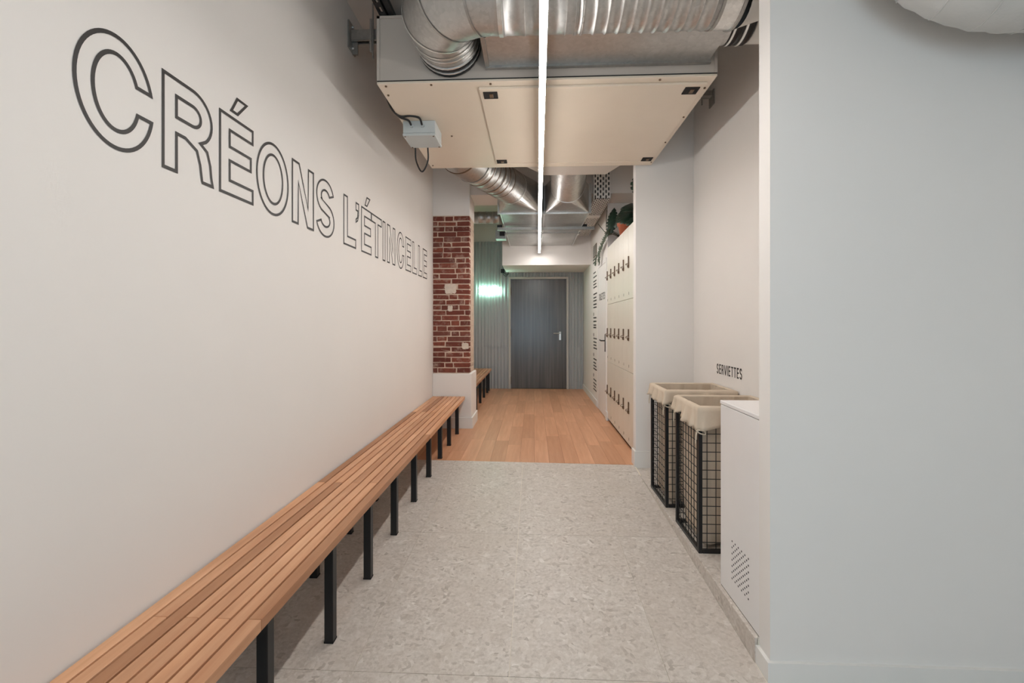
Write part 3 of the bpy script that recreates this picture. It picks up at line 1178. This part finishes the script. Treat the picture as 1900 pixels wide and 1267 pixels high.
# collar at the unit
P, R = ribbed((cxl, 2.764, DZ + 0.058), (cxl, 2.535, DZ + 0.045), RD - 0.010, 0.028, 0.006)
MB().tube(P, R, 40, caps=True).build('collar', GALVD, bd)
for yq, mq in ((2.75, BLACK), (2.725, BRIGHT), (2.70, BLACK), (2.675, BRIGHT), (2.61, BRIGHT)):
    ring_at((cxl, yq, DZ + 0.052), (0, 1, 0), RD - 0.006, 0.012, 'clamp_band', mq, bd, h=0.004)
br = 0.31
bend = []
cxx, cyy = cxl + br, 2.235 + br
for k in range(4):
    a = math.radians(180 + 30 * k)
    bend.append(Vector((cxx + br * math.cos(a), cyy + br * math.sin(a), DZ)))
# mitred gores
K = [Vector((cxl, 2.235 + br, DZ + 0.045))]
for k in range(3):
    a = math.radians(180 + 30 * k + 15)
    q = br / math.cos(math.radians(15))
    K.append(Vector((cxx + q * math.cos(a), cyy + q * math.sin(a), DZ + (0.04, 0.02, 0.0)[k])))
K.append(Vector((cxx, cyy - br, DZ)))


def gore(p, q, n0, n1, r, n=40):
    """cylinder between two inclined end planes"""
    p, q, n0, n1 = Vector(p), Vector(q), Vector(n0).normalized(), Vector(n1).normalized()
    d = (q - p).normalized()
    up = Vector((0, 0, 1)) if abs(d.z) < 0.9 else Vector((1, 0, 0))
    u = (up - d * up.dot(d)).normalized()
    w = d.cross(u)
    vs = []
    for (c, nn) in ((p, n0), (q, n1)):
        for k in range(n):
            a = 2 * PI * k / n
            off = (u * math.cos(a) + w * math.sin(a)) * r
            t = -off.dot(nn) / d.dot(nn)
            vs.append(c + off + d * t)
    return vs, [(k, (k + 1) % n, n + (k + 1) % n, n + k) for k in range(n)]


for k in range(4):
    p, q = K[k], K[k + 1]
    d0 = (K[k] - K[k - 1]).normalized() if k > 0 else Vector((0, -1, 0))
    d1 = (q - p).normalized()
    d2 = (K[k + 2] - q).normalized() if k < 3 else Vector((1, 0, 0))
    vs, fs = gore(p, q, d0 + d1, d1 + d2, RD)
    MB().add(vs, fs, True).build('elbow_gore', GALV, bd)
    if k > 0 or True:
        nn = (d0 + d1).normalized()
        # raised lap seam at the joint
        sv, sf = gore(p - d1 * 0.006, p + d1 * 0.006, nn, nn, RD + 0.004)
        MB().add(sv, sf, True).build('seam', BRIGHT if k in (0, 1) else GALVD, bd)
ring_at((cxx + 0.03, DY, DZ), (1, 0, 0), RD, 0.02, 'seam', BRIGHT, bd)
P, R = ribbed((cxx, DY, DZ), (0.205, DY, DZ), RD, 0.085, 0.004, ribw=0.12)
MB().tube(P, R, 48, caps=False).build('pipe', GALV, bd)
for x in (0.205, 0.235):
    ring_at((x, DY, DZ), (1, 0, 0), RD, 0.012, 'band', GALVD, bd)
P, R = ribbed((0.205, DY, DZ), (0.86, DY, DZ), RD, 0.056, 0.006, ribw=0.22)
MB().tube(P, R, 48, caps=False).build('pipe', GALV, bd)
ring_at((0.862, DY, DZ), (1, 0, 0), RD, 0.014, 'band', GALVD, bd)
MB().tube([(0.86, DY, DZ), (0.955, DY, DZ)], RD + 0.004, 48, caps=False).build('coupling', BRIGHT, bd)
ring_at((0.955, DY, DZ), (1, 0, 0), RD + 0.004, 0.014, 'band', GALVD, bd)
vs, fs = gore((0.955, DY, DZ), (1.20, DY + 0.02, DZ + 0.09), (1, 0, 0.18), (1, 0.1, 0.8), RD)
MB().add(vs, fs, True).build('elbow_gore', INSUL, bd)
vs, fs = gore((1.20, DY + 0.02, DZ + 0.09), (1.26, DY + 0.03, CEIL), (1, 0.1, 0.8), (0, 0, 1), RD)
MB().add(vs, fs, True).build('elbow_gore', INSUL, bd)

# short branch with a dark flexible sleeve from the plenum into the niche wall
sd = empty('branch_duct', (1.25, 2.62, 2.85), 'short pale duct with black flexible sleeve behind the right end of the large duct', 'duct')
MB().tube([(1.023, 2.60, 3.01), (1.06, 2.60, 3.01)], 0.155, 32).build('collar', GALV, sd)
MB().tube(*ribbed((1.055, 2.60, 3.01), (1.185, 2.60, 3.01), 0.15, 0.03, 0.006), n=32).build('flexible_sleeve', BLACK, sd)
for x in (1.075, 1.135):
    ring_at((x, 2.60, 3.01), (1, 0, 0), 0.155, 0.012, 'clamp_band', BRIGHT, sd, h=0.004)
MB().tube([(1.18, 2.60, 3.01), (1.464, 2.60, 3.01)], 0.15, 32).build('pipe', INSUL, sd)

# rear left duct: slanting from the unit to the far plenum box
ld = empty('round_duct', (-0.45, 4.95, 2.7), 'ribbed metal duct slanting from behind the air unit to the plenum box', 'duct')
A = Vector((-0.26, 5.40, 2.90))
B = Vector((-0.60, 4.58, 2.90))
C2 = Vector((-0.70, 4.40, 2.925))
P, R = ribbed(B, A, RD, 0.085, 0.005, ribw=0.14)
MB().tube(P, R, 40, caps=False).build('pipe', GALV, ld)
P, R = ribbed(A + (B - A).normalized() * 0.24, A, RD + 0.001, 0.02, 0.002, ribw=0.5)
MB().tube(P, R, 40, caps=False).build('ribbed_sleeve', GALV, ld)
dAB = (B - A).normalized()
for (q, mt) in ((A + dAB * 0.005, BRIGHT), (A + dAB * 0.03, GALVD), (B, GALVD), (B - dAB * 0.05, BRIGHT)):
    ring_at(q, dAB, RD, 0.012, 'band', mt, ld)
for q in range(1, 6):
    ring_at(B.lerp(A, q / 7.5), dAB, RD, 0.007, 'seam', DARKM, ld, h=0.005)
dBC = (C2 - B).normalized()
vs, fs = gore(B, C2, dAB + dBC, dBC + Vector((0, -1, 0.1)), RD)
MB().add(vs, fs, True).build('elbow_gore', GALVD, ld)
ring_at(C2, dBC + Vector((0, -1, 0.1)), RD, 0.012, 'band', DARKM, ld)
vs, fs = gore(C2, (-0.72, 4.287, 2.945), dBC + Vector((0, -1, 0.1)), (0, -1, 0), RD)
MB().add(vs, fs, True).build('elbow_gore', GALVD, ld)

# rear right flexible duct
fd = empty('flexible_duct', (0.38, 5.0, 2.72), 'short crinkled metal flexible duct between the air unit and the plenum box', 'duct')
P, R = [], []
n = 120
for i in range(n + 1):
    t = i / n
    y = 4.53 + t * (5.40 - 4.53)
    P.append((0.345 + 0.05 * t, y, 2.955 - 0.05 * t - 0.02 * math.sin(PI * t)))
    R.append(RD - 0.004 + 0.009 * math.sin(i * 2 * PI / 6 + 0.4) + random.uniform(-0.001, 0.001))
MB().tube(P, R, 40, caps=False).build('crinkled_pipe', GALV, fd)
ring_at(P[1], (0, 1, 0), RD, 0.03, 'collar', GALVD, fd)
ring_at(P[-1], (0, 1, 0), RD, 0.02, 'collar', BRIGHT, fd)

# far plenum box with two square-to-round pieces
pb = empty('plenum_box', (0.13, 7.0, 2.69), 'wide flat galvanised plenum box hung under the ceiling before the far door', 'plenum')
PX0, PX1, PY0, PY1, PZ0, PZ1 = -0.42, 0.685, 5.80, 8.225, 2.69, 2.935
box('casing', GALVD, PX0, PX1, PY0 + 0.01, PY1, PZ0 + 0.006, PZ1, pb)
mb = MB()
mb.box(PX0 - 0.03, PX0 + 0.012, 5.775, 5.80, PZ0 - 0.01, 3.05).box(PX1 - 0.012, PX1 + 0.03, 5.775, 5.80, PZ0 - 0.01, 3.05)
mb.box(PX0 + 0.012, PX1 - 0.012, 5.775, 5.80, PZ0 - 0.015, PZ0 + 0.02).box(PX0 + 0.012, PX1 - 0.012, 5.775, 5.80, 3.03, 3.05)
mb.build('front_flange', BRIGHT, pb)
box('front_plate', GALVD, PX0 + 0.012, PX1 - 0.012, 5.79, 5.80, PZ0 + 0.02, 3.03, pb)
XM = 0.135


def sheet(x0, x1, y0, y1, mat):
    """thin underside panel, slightly cross-broken"""
    m = MB()
    c = ((x0 + x1) / 2, (y0 + y1) / 2)
    z = PZ0 + 0.004
    vs = [(x0, y0, z), (x1, y0, z), (x1, y1, z), (x0, y1, z), (c[0], c[1], z - 0.006)]
    m.add(vs, [(0, 1, 4), (1, 2, 4), (2, 3, 4), (3, 0, 4)])
    m.add([(p_[0], p_[1], p_[2] + 0.004) for p_ in vs[:4]], [(0, 1, 2, 3)])
    m.build('underside_panel', mat, pb)


for (y0, y1, mt) in ((5.81, 6.44, GALV), (6.47, 7.03, GALV), (7.08, 8.20, GALV)):
    sheet(PX0 + 0.02, XM - 0.015, y0, y1, mt)
    sheet(XM + 0.015, PX1 - 0.02, y0, y1, mt)
mb = MB()
mb.box(PX0, PX0 + 0.014, PY0 + 0.01, PY1, PZ0 - 0.006, PZ0 + 0.004).box(PX1 - 0.014, PX1, PY0 + 0.01, PY1, PZ0 - 0.006, PZ0 + 0.004)
mb.box(XM - 0.012, XM + 0.012, PY0 + 0.01, PY1, PZ0 - 0.006, PZ0 + 0.004)
mb.build('edge_seam', BRIGHT, pb)
box('joint_flange', GALVD, PX0 - 0.02, PX1 + 0.02, 7.03, 7.08, PZ0 - 0.012, PZ0 + 0.006, pb)


def sq2rd(rx0, rx1, rz0, rz1, ry, cc, dr, r, name, mat):
    cc, dr = Vector(cc), Vector(dr).normalized()
    n = 32
    u = Vector((0, 0, 1))
    u = (u - dr * u.dot(dr)).normalized()
    w = Vector((1, 0, 0))
    w = (w - dr * w.dot(dr)).normalized()
    circ = [cc + w * r * math.cos(2 * PI * k / n) + u * r * math.sin(2 * PI * k / n) for k in range(n)]
    cor = [Vector((rx1, ry, rz1)), Vector((rx0, ry, rz1)), Vector((rx0, ry, rz0)), Vector((rx1, ry, rz0))]
    vs = circ + cor
    fs = []
    q = n // 4
    for c in range(4):
        for k in range(q):
            a = (c * q + k) % n
            fs.append((a, (a + 1) % n, n + c))
        fs.append((((c + 1) * q) % n, n + (c + 1) % 4, n + c))
    m = MB().add(vs, fs)
    return m.build(name, mat, pb)


sq2rd(PX0, XM - 0.01, PZ0, 3.03, 5.785, A, (A - B), RD + 0.002, 'square_to_round', GALV)
sq2rd(XM + 0.01, PX1, PZ0, 3.03, 5.785, (0.395, 5.40, 2.905), (0, 1, 0), RD + 0.002, 'square_to_round', GALV)
mb = MB()
mb.box(PX0 - 0.09, PX1 + 0.17, 6.56, 6.60, PZ0 - 0.052, PZ0 - 0.012).box(PX0 - 0.09, PX1 + 0.17, 6.55, 6.56, PZ0 - 0.052, PZ0 - 0.04).box(PX0 - 0.09, PX1 + 0.17, 6.60, 6.61, PZ0 - 0.052, PZ0 - 0.04)
rl = mb.build('support_rail', GALVD, pb)
for x in (PX0 - 0.06, PX1 + 0.03):
    MB().cyl((x, 6.58, PZ0 - 0.06), (x, 6.58, CEIL), 0.006, 6).build('hanger_rod', GALVD, pb)
    box('clamp', BLACK, x - 0.035, x + 0.035, 6.55, 6.61, PZ0 - 0.012, PZ0 + 0.02, pb)

# actuator box beside it
ac = empty('damper_box', (-0.50, 7.2, 2.62), 'small steel damper box with a black motor left of the plenum box', 'damper')
box('housing', GALVD, -0.585, -0.425, 7.12, 7.30, 2.62, 2.76, ac, 0.003)
box('motor', BLACK, -0.52, -0.44, 7.09, 7.12, 2.66, 2.72, ac, 0.003)
MB().cyl((-0.505, 7.2, 2.76), (-0.505, 7.2, CEIL), 0.006, 6).build('hanger_rod', GALVD, ac)

# small spiral duct on the left
P, R = ribbed((XL, 6.68, 2.845), (PX0, 6.68, 2.845), 0.085, 0.10, 0.004, ribw=0.12)
sm = MB().tube(P, R, 28).build('round_duct', GALV, None)
tag(sm, 'thin spiral duct running behind the brick column into the plenum box', 'duct')

# wrapped duct near the partition, top right
wd = empty('insulated_duct', (1.5, 1.63, 2.285), 'fat white wrapped duct elbow in front of the pale partition, top right corner', 'duct')
path = [(1.24, 1.63, CEIL), (1.24, 1.63, 3.04)]
for k in range(9):
    a = math.radians(180 + 90 * k / 8)
    path.append((1.69 + 0.45 * math.cos(a), 1.63, 2.958 + 0.45 * math.sin(a)))
path += [(2.049, 1.63, 2.508)]
dense = []
for i in range(len(path) - 1):
    for q in range(4):
        dense.append(Vector(path[i]).lerp(Vector(path[i + 1]), q / 4))
dense.append(Vector(path[-1]))
MB().tube(dense, [0.2 + 0.0022 * math.sin(i * 2.3) + random.uniform(-0.001, 0.001) for i in range(len(dense))], 36).build('wrapping', INSUL, wd)
for k in range(7):       # creased tape edges winding round the elbow
    a0 = math.radians(188 + 13 * k)
    pts = []
    for j in range(13):
        ph = math.radians(-150 + 20 * j)
        aa = a0 + math.radians(1.6 * (j - 6))
        rr = 0.201
        c = Vector((1.69 + 0.45 * math.cos(aa), 1.63, 2.958 + 0.45 * math.sin(aa)))
        rad = Vector((math.cos(aa), 0, math.sin(aa)))
        pts.append(c + rad * rr * math.cos(ph) + Vector((0, 1, 0)) * rr * math.sin(ph))
    MB().tube(pts, 0.0022, 6).build('tape_edge', INSUL, wd)


# ------------------------------------------------------------------ perforated cable tray
def perforated(mb, org, du, dv, w, h, nu, pitch, slot, nrm, th=0.003):
    """sheet with staggered slots: org corner, du/dv unit directions; slots run along dv"""
    org, du, dv, nrm = Vector(org), Vector(du), Vector(dv), Vector(nrm) * th
    cw = w / nu
    bar = cw * 0.5

    def cell(u0, u1, v0, v1):
        mb.prism([org + du * u0 + dv * v0, org + du * u1 + dv * v0, org + du * u1 + dv * v1, org + du * u0 + dv * v1], nrm)
    for i in range(nu + 1):
        c = i * cw
        cell(max(0, c - bar / 2), min(w, c + bar / 2), 0, h)
    for i in range(nu):
        u0, u1 = i * cw + bar / 2, (i + 1) * cw - bar / 2
        v = -pitch / 2 if i % 2 else 0.0
        while v < h:
            cell(u0, u1, max(0, v + slot), min(h, v + pitch)) if v + slot < h and v + pitch > 0 else None
            v += pitch


ct = empty('cable_tray', (0.87, 6.5, 2.85), 'white perforated cable tray dropping in front of the beam and running back', 'cable tray')
mb = MB()
perforated(mb, (0.745, 5.775, 2.86), (1, 0, 0), (0, 0, 1), 0.20, CEIL - 2.86, 6, 0.065, 0.038, (0, 1, 0))
mb.build('drop_sheet', TRAYW, ct)
mb = MB()
mb.box(0.742, 0.745, 5.775, 5.835, 2.86, CEIL).box(0.945, 0.948, 5.775, 5.835, 2.86, CEIL)
mb.build('side_lip', TRAYW, ct)
mb = MB()
perforated(mb, (0.755, 5.80, 2.86), (1, 0, 0), (0, 1, 0), 0.20, 0.88, 8, 0.09, 0.07, (0, 0, 1))
perforated(mb, (0.755, 6.80, 2.86), (1, 0, 0), (0, 1, 0), 0.20, 1.40, 8, 0.09, 0.07, (0, 0, 1))
mb.build('run_sheet', TRAYW, ct)
for k in range(7):  # black tubes added behind the slots, standing in for the darkness above
    MB().tube([(0.775 + k * 0.027, 5.812, CEIL), (0.775 + k * 0.027, 5.812, 2.95), (0.778 + k * 0.027, 5.84, 2.885), (0.78 + k * 0.027, 5.95, 2.876), (0.78 + k * 0.027, 8.2, 2.876)], 0.012, 6).build('cable', BLACK, ct)
box('splice_plate', TRAYW, 0.752, 0.958, 6.66, 6.82, 2.853, 2.86, ct)
mb = MB()
mb.box(0.752, 0.755, 5.80, 8.20, 2.86, 2.91).box(0.955, 0.958, 5.80, 8.20, 2.86, 2.91)
mb.build('side_lip', TRAYW, ct)

# ------------------------------------------------------------------ brackets and rails by the ceiling
br_ = empty('wall_bracket', (XL, 3.17, 3.2), 'galvanised cantilever bracket on the left wall carrying the air unit', 'bracket')
box('back_plate', GALVD, XL, XL + 0.012, 3.11, 3.23, 3.195, 3.385, br_, 0.002)
mb = MB()
mb.box(XL + 0.012, -0.70, 3.145, 3.205, 3.31, 3.335).box(XL + 0.012, -0.70, 3.145, 3.15, 3.265, 3.31).box(XL + 0.012, -0.70, 3.20, 3.205, 3.265, 3.31).box(XL + 0.012, -0.70, 3.145, 3.16, 3.262, 3.267).box(XL + 0.012, -0.70, 3.19, 3.205, 3.262, 3.267)
mb.build('arm', GALVD, br_)
box('hook_plate', GALVD, -1.12, -1.105, 3.12, 3.14, 3.17, 3.39, br_)
MB().cyl((-1.10, 3.13, 3.12), (-1.10, 3.13, CEIL), 0.006, 8).build('threaded_rod', GALVD, br_)
for (by, bz) in ((3.17, 3.365), (3.17, 3.22)):
    MB().cyl((XL + 0.012, by, bz), (XL + 0.024, by, bz), 0.012, 6).build('bolt', BRIGHT, br_)
box('gusset', GALVD, XL + 0.012, XL + 0.05, 3.165, 3.175, 3.175, 3.262, br_)

br2 = empty('wall_bracket', (1.465, 3.86, 3.1), 'small dark steel bracket on the niche wall right of the air unit', 'bracket')
box('back_plate', GALVD, 1.453, 1.465, 3.82, 3.92, 3.09, 3.21, br2, 0.002)
box('arm', GALVD, 1.07, 1.453, 3.84, 3.90, 3.163, 3.205, br2)
MB().cyl((1.38, 3.87, 3.163), (1.38, 3.87, 3.10), 0.007, 8).build('threaded_rod', GALVD, br2)

rl = empty('strut_rail', (-1.0, 2.6, 3.36), 'black slotted rail hung from the ceiling above the left corner of the air unit', 'rail')
mb = MB()
perforated(mb, (-1.03, 1.9, 3.37), (1, 0, 0), (0, 1, 0), 0.045, 2.2, 1, 0.09, 0.05, (0, 0, 1), 0.004)
mb.box(-1.032, -1.028, 1.9, 4.1, 3.37, 3.412).box(-0.987, -0.983, 1.9, 4.1, 3.37, 3.412)
mb.build('channel', BLACK, rl)
box('cap_strip', BLACK, -0.975, -0.94, 1.9, 4.1, 3.385, 3.42, rl)
for y in (2.3, 3.6):
    MB().cyl((-1.0, y, 3.40), (-1.0, y, CEIL), 0.007, 8).build('threaded_rod', GALVD, rl)

# ------------------------------------------------------------------ linear LED light
led = empty('linear_light', (0.06, 3.5, 2.55), 'long slim glowing white linear light hung down the middle of the corridor', 'lamp')


def led_x(y):
    return 0.04 + (y - 1.79) * 0.0095


y0, y1 = -0.4, 8.10
hw = 0.017


def led_box(m, dx0, dx1, z0, z1, ya, yb):
    vs = []
    for z in (z0, z1):
        vs += [(led_x(ya) + dx0, ya, z), (led_x(ya) + dx1, ya, z), (led_x(yb) + dx1, yb, z), (led_x(yb) + dx0, yb, z)]
    m.add(vs, [(0, 3, 2, 1), (4, 5, 6, 7), (0, 1, 5, 4), (1, 2, 6, 5), (2, 3, 7, 6), (3, 0, 4, 7)])


m = MB()
led_box(m, -hw, hw, 2.558, 2.605, y0, y1)
m.build('profile', ALU, led)
m = MB()
led_box(m, -hw + 0.001, hw - 0.001, 2.55, 2.5577, y0 + 0.004, y1 - 0.004)
m.build('diffuser', LED, led)
m = MB()
led_box(m, -hw - 0.001, hw + 0.001, 2.549, 2.606, y1 - 0.003, y1)
led_box(m, -hw - 0.001, hw + 0.001, 2.549, 2.606, y0, y0 + 0.003)
m.build('end_cap', ALU, led)
box('end_bracket', ALU, led_x(8.1) - 0.006, led_x(8.1) + 0.006, 8.09, 8.229, 2.592, 2.604, led)
for y in (-0.2, 0.8, 1.9, 4.75):
    MB().cyl((led_x(y), y, 2.605), (led_x(y), y, CEIL), 0.0012, 6).build('suspension_wire', GALVD, led)

# ------------------------------------------------------------------ neon sign
ns = empty('neon_sign', (-0.87, 9.33, 1.9), 'glowing mint white neon word on the corrugated wall', 'neon sign')
NY = 9.345
nx, nz, nh, nw = -1.105, 1.915, 0.155, 0.062
sp = 0.0795
STROKES = [
    [[(1, 0.9), (0.5, 1.0), (0.05, 0.78), (0.5, 0.52), (0.95, 0.25), (0.5, 0.0), (0, 0.1)]],
    [[(0.4, 1.1), (0.4, 0.15), (0.7, 0.0), (1.0, 0.05)], [(0.0, 0.75), (0.95, 0.75)]],
    [[(0, 0.9), (0, 0.25), (0.4, 0.0), (1, 0.2)], [(1, 0.9), (1, 0.0)]],
    [[(1, 1.1), (1, 0.0)], [(1, 0.65), (0.5, 0.85), (0.0, 0.42), (0.5, 0.0), (1, 0.2)]],
    [[(0.5, 0.85), (0.5, 0.0)], [(0.45, 1.05), (0.55, 1.1)]],
    [[(0.5, 0.85), (0.0, 0.42), (0.5, 0.0), (1.0, 0.42), (0.5, 0.85)]],
]
for i, strokes in enumerate(STROKES):
    m = MB()
    for st in strokes:
        pts = [(nx + sp * i + a * nw, NY, nz + b * nh) for a, b in st]
        m.tube(spline(pts, 5) if len(pts) > 2 else pts, 0.006, 8)
    m.build('letter_tube', NEON, ns)
    MB().cyl((nx + sp * i + 0.03, NY, nz + 0.01), (nx + sp * i + 0.03, 9.40, nz + 0.01), 0.004, 6).build('standoff', ALU, ns)
MB().tube(spline([(-0.66, 9.35, 2.07), (-0.66, 9.36, 2.12), (-0.685, 9.36, 2.20), (-0.655, 9.36, 2.28), (-0.66, 9.37, 2.36)]), 0.004, 6).build('cord', CORD, ns)
tr = empty('neon_transformer', (-0.58, 9.33, 2.27), 'small dark cable loop and transformer beside the bulkhead above the neon word', 'transformer')
box('case', BLACK, -0.66, -0.585, 9.33, 9.375, 2.34, 2.42, tr, 0.004)
MB().tube(spline([(-0.60, 9.35, 2.34), (-0.545, 9.34, 2.31), (-0.51, 9.34, 2.345), (-0.54, 9.34, 2.40), (-0.61, 9.345, 2.36), (-0.60, 9.34, 2.30), (-0.55, 9.345, 2.28), (-0.50, 9.35, 2.33)]), 0.006, 6).build('cable', LEAF, tr)

# ------------------------------------------------------------------ plants on the lockers
pot = empty('potted_plant', (1.15, 5.72, 2.335), 'large leaved dark green plant in a terracotta pot on top of the lockers', 'plant')
MB().lathe((1.15, 5.72, 2.335), [(0.001, 0), (0.085, 0), (0.115, 0.17), (0.13, 0.175), (0.13, 0.205), (0.118, 0.205), (0.112, 0.17), (0.001, 0.17)]).build('pot', POT, pot)
MB().lathe((1.15, 5.72, 2.335), [(0.001, 0.185), (0.06, 0.188), (0.112, 0.18)]).build('soil', SOIL, pot)


def big_leaf(base, tip, wid, nrm, lobes, parent, mat, curl=0.15):
    """lobed leaf blade with midrib fold, a few triangles thick"""
    base, tip, nrm = Vector(base), Vector(tip), Vector(nrm).normalized()
    ax = tip - base
    ln = ax.length
    ax.normalize()
    sd_ = ax.cross(nrm).normalized()
    nn = sd_.cross(ax).normalized()
    vs, fs = [], []
    n = lobes * 4
    for i in range(n + 1):
        t = i / n
        w = wid * math.sin(PI * min(1, t * 0.97 + 0.03)) ** 0.6
        notch = 1.0 if (i % 4) in (1, 2, 3) else 0.62
        if i in (0, n):
            notch = 0.05
        c = base + ax * ln * t - nn * curl * ln * t * t
        for sgn in (-1, 0, 1):
            p_ = c + sd_ * sgn * w * notch + ax * (abs(sgn) * -0.06 * ln) + nn * (abs(sgn) * 0.12 * w - (0.25 * w * notch * abs(sgn)))
            vs.append(p_)
    for i in range(n):
        for k in (0, 1):
            a = i * 3 + k
            fs.append((a, a + 1, a + 4, a + 3))
    o = MB().add(vs, fs, True).build('leaf', mat, parent, fix=False)
    s_ = o.modifiers.new('thickness', 'SOLIDIFY')
    s_.thickness = 0.002
    return o


def stem(pts, r, parent):
    return MB().tube(spline(pts), r, 6).build('stem', STEM, parent)


top = Vector((1.15, 5.72, 2.52))
LV = [((1.12, 5.62, 2.66), (1.03, 5.42, 2.50), 0.115, (-0.6, -0.7, 0.35), 5),
      ((1.16, 5.58, 2.74), (1.10, 5.36, 2.63), 0.12, (-0.3, -0.9, 0.3), 5),
      ((1.10, 5.70, 2.68), (0.99, 5.72, 2.53), 0.11, (-0.8, -0.5, 0.4), 5),
      ((1.20, 5.46, 2.82), (1.16, 5.33, 2.99), 0.07, (-0.3, -0.9, 0.1), 4),
      ((1.10, 5.80, 2.66), (0.985, 5.98, 2.56), 0.10, (-0.8, -0.5, 0.5), 5),
      ((1.18, 5.55, 2.62), (1.08, 5.30, 2.46), 0.11, (-0.5, -0.8, 0.3), 5),
      ((1.25, 5.80, 2.72), (1.32, 5.95, 2.60), 0.11, (0.2, -0.6, 0.7), 5),
      ((1.15, 5.90, 2.72), (1.05, 6.10, 2.70), 0.10, (-0.7, -0.6, 0.3), 5)]
for b_, t_, w_, n_, lb in LV:
    big_leaf(b_, t_, w_, n_, lb, pot, LEAF)
    mid = (Vector(b_) + top) / 2 + Vector((0, 0, 0.03))
    stem([tuple(top), tuple(mid), b_], 0.005, pot)

tp = empty('trailing_plant', (1.05, 6.12, 2.335), 'thin trailing plant with tiny leaves spilling off the far end of the lockers', 'plant')
MB().lathe((1.2, 6.14, 2.335), [(0.001, 0), (0.05, 0), (0.065, 0.09), (0.06, 0.09), (0.056, 0.075), (0.001, 0.075)], 18).build('pot', POT, tp)
R0 = (1.19, 6.14, 2.41)
trails = [[R0, (1.05, 6.12, 2.50), (0.965, 6.10, 2.50), (0.955, 6.3, 2.45), (0.95, 6.55, 2.39), (0.955, 6.8, 2.33), (0.96, 6.85, 2.25), (0.96, 6.80, 2.18)],
          [R0, (1.06, 6.16, 2.52), (0.98, 6.25, 2.50), (0.955, 6.5, 2.42), (0.96, 6.9, 2.36), (0.965, 7.25, 2.30), (0.965, 7.3, 2.22)],
          [R0, (1.05, 6.1, 2.47), (0.95, 6.12, 2.50), (0.93, 6.40, 2.62), (0.92, 6.66, 2.735)],
          [R0, (1.06, 6.1, 2.48), (0.96, 6.1, 2.52), (0.955, 6.14, 2.66), (0.965, 6.14, 2.80)]]
big_leaf((1.0, 6.08, 2.50), (1.035, 6.10, 2.85), 0.075, (-0.5, -0.85, 0.1), 8, tp, LEAF)
big_leaf((0.985, 6.10, 2.48), (0.985, 6.16, 2.80), 0.04, (-0.8, -0.6, 0.1), 7, tp, LEAF2)
lf = MB()
rnd = random.Random(4)
for ti, tr_ in enumerate(trails):
    pts = spline(tr_, 10)
    MB().tube(pts, 0.0045, 6).build('stem', STEM, tp)
    if ti >= 2:
        continue
    for i in range(14, len(pts) - 1):
        for sgn in (-1, 1):
            p_ = Vector(pts[i])
            d_ = (Vector(pts[i + 1]) - p_).normalized()
            s2 = d_.cross(Vector((1, 0.2, 0.1))).normalized() * sgn
            ln = rnd.uniform(0.03, 0.05)
            q = p_ + s2 * ln + d_ * 0.012 + Vector((rnd.uniform(-0.02, 0.005), 0, rnd.uniform(-0.01, 0.01)))
            a = p_ + d_ * 0.011 + s2 * ln * 0.45
            b2 = p_ - d_ * 0.009 + s2 * ln * 0.45
            lf.add([p_, a, q, b2, p_ + Vector((0.002, 0, 0)), a + Vector((0.002, 0, 0)), q + Vector((0.002, 0, 0)), b2 + Vector((0.002, 0, 0))],
                   [(0, 1, 2, 3), (7, 6, 5, 4), (0, 4, 5, 1), (1, 5, 6, 2), (2, 6, 7, 3), (3, 7, 4, 0)])
tag(lf.build('leaflet', LEAF2, tp), kind='stuff')
